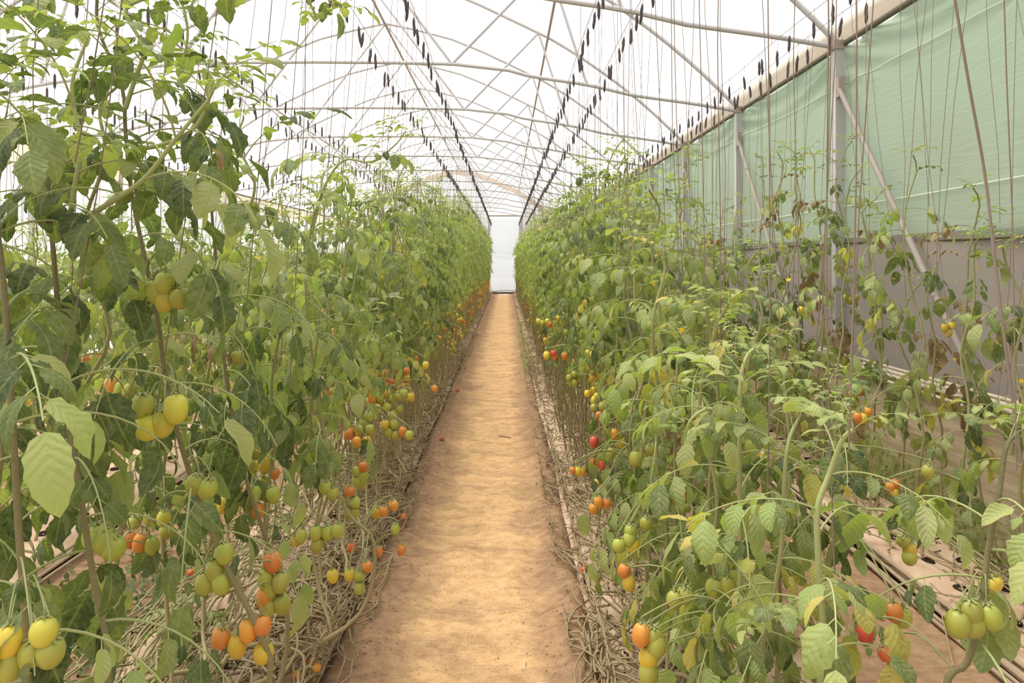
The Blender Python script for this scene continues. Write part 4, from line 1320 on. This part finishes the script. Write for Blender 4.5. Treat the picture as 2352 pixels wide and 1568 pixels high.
# ------------------------------------------------------------------ dried vines, prunings and fallen leaves along the beds
def tangle(name, xa, xb, ya, yb, n, label, zmax, mat, jit=.6, pw=1.7, rise=0.0):
    b = MB()
    for _ in range(n):
        y = ya + (yb - ya) * R.random() ** pw
        x = R.uniform(xa, xb)
        k = R.randint(5, 8)
        P = []
        a = R.choice((1, 1, 1, -1)) * (PI / 2) + R.uniform(-.8, .8) * jit
        z = R.uniform(.02, zmax)
        st = R.uniform(.06, .12)
        for i in range(k):
            P.append((x, y, max(.03, z)))
            a += R.uniform(-jit, jit)
            x += st * math.cos(a)
            x = min(max(x, xa - .05), xb + .05)
            y += st * math.sin(a)
            z += R.uniform(-.045, .045)
            z = min(max(z, .02), zmax)
        S = smooth_path(P, 2)
        b.tube(S, np.linspace(R.uniform(.0038, .0065), .003, len(S)), 5 if y < 4 else 3, R.uniform(-.5, .2), R.uniform(.2, .9))
        if y < 6:
            for _ in range(4):
                q = S[R.randrange(len(S))]
                d_ = np.array([R.uniform(-1, 1), R.uniform(-1, 1), R.uniform(-.2, 1)]) * R.uniform(.02, .06)
                b.tube(np.array([q, q + d_ * .6, q + d_ + np.array([0, 0, -.01])]), .0022, 3, .2, .8)
    return tag(b.obj(name, M[mat]), label, 'dried vines', kind='stuff')
tangle('dried_vine_litter', -.98, -.74, 2.35, 12, 900, 'tangle of dried tan tomato vines along the left edge of the path', .17, 'vine_dry', .75, 1.3)
tangle('dried_vine_litter', -1.05, -.68, 9, 32, 900, 'far tangle of dried vines along the left path edge', .25, 'vine_dry', .8, 1.0)
tangle('dried_vine_litter', -1.5, -1.12, 1.7, 6, 330, 'heap of lowered olive vines lying across the left bed', .20, 'vine_olive', .20)
tangle('dried_vine_litter', -1.12, -.80, 1.6, 3.4, 70, 'dried twiggy vine scraps beside the film holes of the left bed', .08, 'vine_dry', .6, 1.0)
tangle('dried_vine_litter', .43, .72, 1.5, 12, 800, 'tangle of dried tan tomato vines along the right edge of the path', .15, 'vine_dry', .75, 1.3)
tangle('dried_vine_litter', .38, .8, 9, 32, 800, 'far tangle of dried vines along the right path edge', .22, 'vine_dry', .8, 1.0)
tangle('dried_vine_litter', .62, 1.15, 1.3, 7, 260, 'dried twiggy vines lying under the right bed plants', .12, 'vine_dry')
tangle('dried_vine_litter', 2.0, 2.45, 2.2, 9, 240, 'dried vine stems lying on the bed beside the bank', .10, 'vine_dry', .4)

tangle('dried_vine_litter', -.76, -.63, 2.9, 15, 230, 'thin dry vine ends spilling over the left path edge', .07, 'vine_dry', .8, 1.3)
tangle('dried_vine_litter', .31, .42, 2.4, 15, 170, 'thin dry vine ends spilling over the right path edge', .06, 'vine_dry', .8, 1.3)

def canes(name, xa, xb, ya, yb, n, label):
    b = MB()
    for _ in range(n):
        y = ya + (yb - ya) * R.random()
        x = R.uniform(xa, xb)
        P = [(x, y, .03)]
        z = .03
        while z < .8:
            z += R.uniform(.12, .2)
            P.append((P[-1][0] + R.uniform(-.05, .05), P[-1][1] + R.uniform(-.07, .09), z))
        b.tube(smooth_path(P, 1), .0052 if y > 9 else .0042, 3, R.uniform(-.3, .3), R.uniform(.2, 1))
    return tag(b.obj(name, M['stem']), label, 'stems', kind='stuff')
canes('bare_vine_stems', -1.25, -.74, 4.0, 31, 1500, 'crowd of thin bare brown stems below the left hedge')
canes('bare_vine_stems', .46, 1.0, 3.6, 31, 1300, 'crowd of thin bare brown stems below the right hedge')

def litter(name, n, fx, size, mat, label):
    b = MB()
    for _ in range(n):
        x, y, z = fx()
        V, Fc, A = leaflet_geo(2, 1, R.uniform(.2, 2.0), R.uniform(0, 1), .3, .3, .1, R.uniform(0, 6), R.uniform(.12, .3), R.random())
        a, t1 = R.uniform(0, 6.28), R.uniform(-.7, .7)
        c_, s_ = math.cos(a), math.sin(a)
        Rm = np.array([[c_, s_, 0], [-s_, c_, 0], [0, 0, 1]])
        Rt = np.array([[1, 0, 0], [0, math.cos(t1), math.sin(t1)], [0, -math.sin(t1), math.cos(t1)]])
        b.add(V * size * R.uniform(.5, 1.3) @ Rt @ Rm + np.array([x, y, z]), Fc, A)
    return tag(b.obj(name, M[mat]), label, 'fallen leaves', kind='stuff')
def heap_pt():
    u, v = R.gauss(0, .33), R.gauss(0, .6)
    return (-1.72 + .8 * u, 2.85 + v, .02 + max(0, .11 * math.exp(-(u * u) / .12 - v * v / .4)) * R.random())
litter('fallen_leaves', 1500, heap_pt, .075, 'leaf_dark', 'heap of wilted grey-green prunings in the walkway behind the left bed')
litter('fallen_leaves', 500, lambda: (R.uniform(-1.45, -.74), R.uniform(1.6, 9), .075), .045, 'leaf_dry', 'scattered dry leaf scraps on the left bed film')
litter('fallen_leaves', 450, lambda: (R.uniform(.42, 1.15), R.uniform(1.2, 9), .075), .045, 'leaf_dry', 'scattered dry leaf scraps on the right bed film')
litter('fallen_leaves', 260, lambda: (R.gauss(.16, .12), 12 * R.random() ** .6 + 1.8, .012), .025, 'leaf_dry', 'tiny dry leaf crumbs scattered along the path')
def weed_pt():
    y = R.uniform(2.6, 6.5)
    z = R.uniform(.03, .34)
    return (2.44 + .28 * z + R.gauss(0, .03) - .02, y, z)
litter('weeds', 1900, weed_pt, .055, 'leaf_pale', 'low green weeds growing at the foot of the right bank')
litter('weeds', 420, lambda: (R.gauss(.33, .05), R.uniform(9, 17), R.uniform(.02, .14)), .06, 'leaf_pale', 'tuft of short green weeds at the right edge of the far path')

# soil crumbs
b = MB()
for _ in range(2600):
    e = R.random()
    y = 1.5 + 7.5 * R.random() ** 2
    x = R.gauss(-.55, .10) if e < .5 else (R.gauss(.28, .08) if e < .8 else R.uniform(-.6, .35))
    s = R.uniform(.002, .0075)
    V = np.array([(1, 0, 0), (-.5, .8, 0), (-.5, -.8, 0), (0.1, 0.1, .9)]) * s * np.array([R.uniform(.7, 1.3), R.uniform(.7, 1.3), R.uniform(.6, 1.1)])
    b.add(V + np.array([x, y, float(floor_fn(np.array([[x]]), np.array([[y]]))[0, 0, 2])]), [(0, 1, 3), (1, 2, 3), (2, 0, 3)])
tag(b.obj('soil_crumbs', M['soil'], None, False), 'loose brown soil crumbs along the edges of the path', 'soil', kind='stuff')

# ------------------------------------------------------------------ single things on the ground
def ground_px(px, py, z=0.0):
    Y = F * (CH - z) / (py - VY)
    return ((px - VX) / F * Y, Y, z)
FALL = [(357, 1262, 'f_red', .042, 'red fallen tomato on soil beside a pair of orange ones', 0.06), (442, 1290, 'f_red', .03, 'small red fallen tomato among lowered vines', .1), (433, 1318, 'f_red', .03, 'dark red split tomato lying deep in lowered vines', .1),
        (747, 1476, 'f_red', .035, 'upper red shrivelled tomato near the left film edge', .06), (733, 1493, 'f_red', .038, 'lower red shrivelled tomato near the left film edge', .06),
        (705, 1525, 'f_orange', .045, 'orange-red tomato at the bottom left bed corner, topmost', .07), (714, 1550, 'f_orange', .038, 'orange-red tomato at the bottom left bed corner, lower', .07),
        (692, 1556, 'f_orange', .038, 'orange tomato at the bottom left bed corner, half under twigs', .07),
        (1015, 1014, 'f_red', .045, 'lone red tomato fallen on the left of the path', 0.01), (1046, 900, 'f_red', .05, 'far red tomato fallen beside left film edge', 0.01), (935, 1195, 'f_red', .048, 'red-brown tomato at the left edge of the path', .03),
        (730, 1413, 'f_orange', .046, 'brownish rotting orange tomato on left bed vines', .10),
        (1345, 1318, 'f_red', .034, 'red burst tomato on the right film edge', .06), (1371, 1306, 'f_red', .030, 'small red tomato on right film beside the burst one', .07), (1283, 1078, 'f_red', .026, 'tiny red tomato at right film edge', .05),
        (1458, 1408, 'f_red', .028, 'small reddish tomato under the low right leaves', .07), (2128, 1050, 'f_red', .036, 'red tomato on weeds below the bank, near one', .40), (2140, 1040, 'f_red', .036, 'red tomato on weeds below the bank, far one', .42),
        (1812, 1252, 'f_orange', .034, 'small orange tomato on the soil of the right walkway', .01)]
for px, py, m, d, lab, z in FALL:
    x, y, z = ground_px(px, py, z)
    o = link('fallen_tomato', R.choice(TOM[m]))
    o.scale = (d, d, d * .9)
    a = R.uniform(0, 6)
    o.rotation_euler = (1.5, R.uniform(-.3, .3), a)
    o.location = (x, y, z + d * .38)
    tag(o, lab, 'tomato')
    link('calyx', CALYX, o, (0, 0, 0))
# stick on the path
x, y, z = ground_px(1160, 1004, .01)
st = tag(empty('wooden_stick', (x, y, z)), 'short flat wooden stick lying across the path', 'stick')
o = MB().box((0, 0, .004), (.115, .014, .010)).obj('stick_body', M['wood'], st, False)
o.rotation_euler = (0, 0.04, -.5)
o = MB().box((.012, .016, .003), (.05, .006, .006)).obj('splinter', M['wood'], st, False)
o.rotation_euler = (0, 0.0, -.35)
P = smooth_path([ground_px(1345, 1390, .012), ground_px(1338, 1420, .02), ground_px(1335, 1450, .012)], 4)
tag(MB().tube(P, .0022, 4).obj('dry_twig', M['wood']), 'thin dry twig on the path beside the right bed', 'twig')
P = smooth_path([ground_px(2110, 1290, .03), ground_px(2150, 1370, .06), ground_px(2165, 1420, .03), ground_px(2190, 1530, .02)], 4)
tag(MB().tube(P, .003, 4).obj('dry_twig', M['vine_dry']), 'long dry tendril crossing the hoses onto the right walkway', 'twig')

# seedlings in the left mulch film
for px, py, H, lab in ((392, 1545, .24, 'small bushy green seedling in a hole of the left film'), (465, 1490, .20, 'thin upright tomato seedling in a round hole of the left film'), (640, 1245, .20, 'faint small seedling farther along the left film')):
    x, y, z = ground_px(px, py, .06)
    s = tag(empty('tomato_seedling', (x, y, z)), lab, 'seedling')
    MB().tube(smooth_path([(0, 0, 0), (.01, .01, H * .5), (-.005, .02, H)], 3), .003, 5, .5, 1).obj('main_stem', M['stem_green'], s)
    for k in range(9):
        zz = H * (.25 + .75 * k / 8)
        add_leaf(s, (x, y, z), (0, .01, zz), k * 2.4, .13 * (1.1 - .4 * k / 8), 'mid' if k < 6 else 'young', [('leaf', .7), ('leaf_pale', .3)], 0)
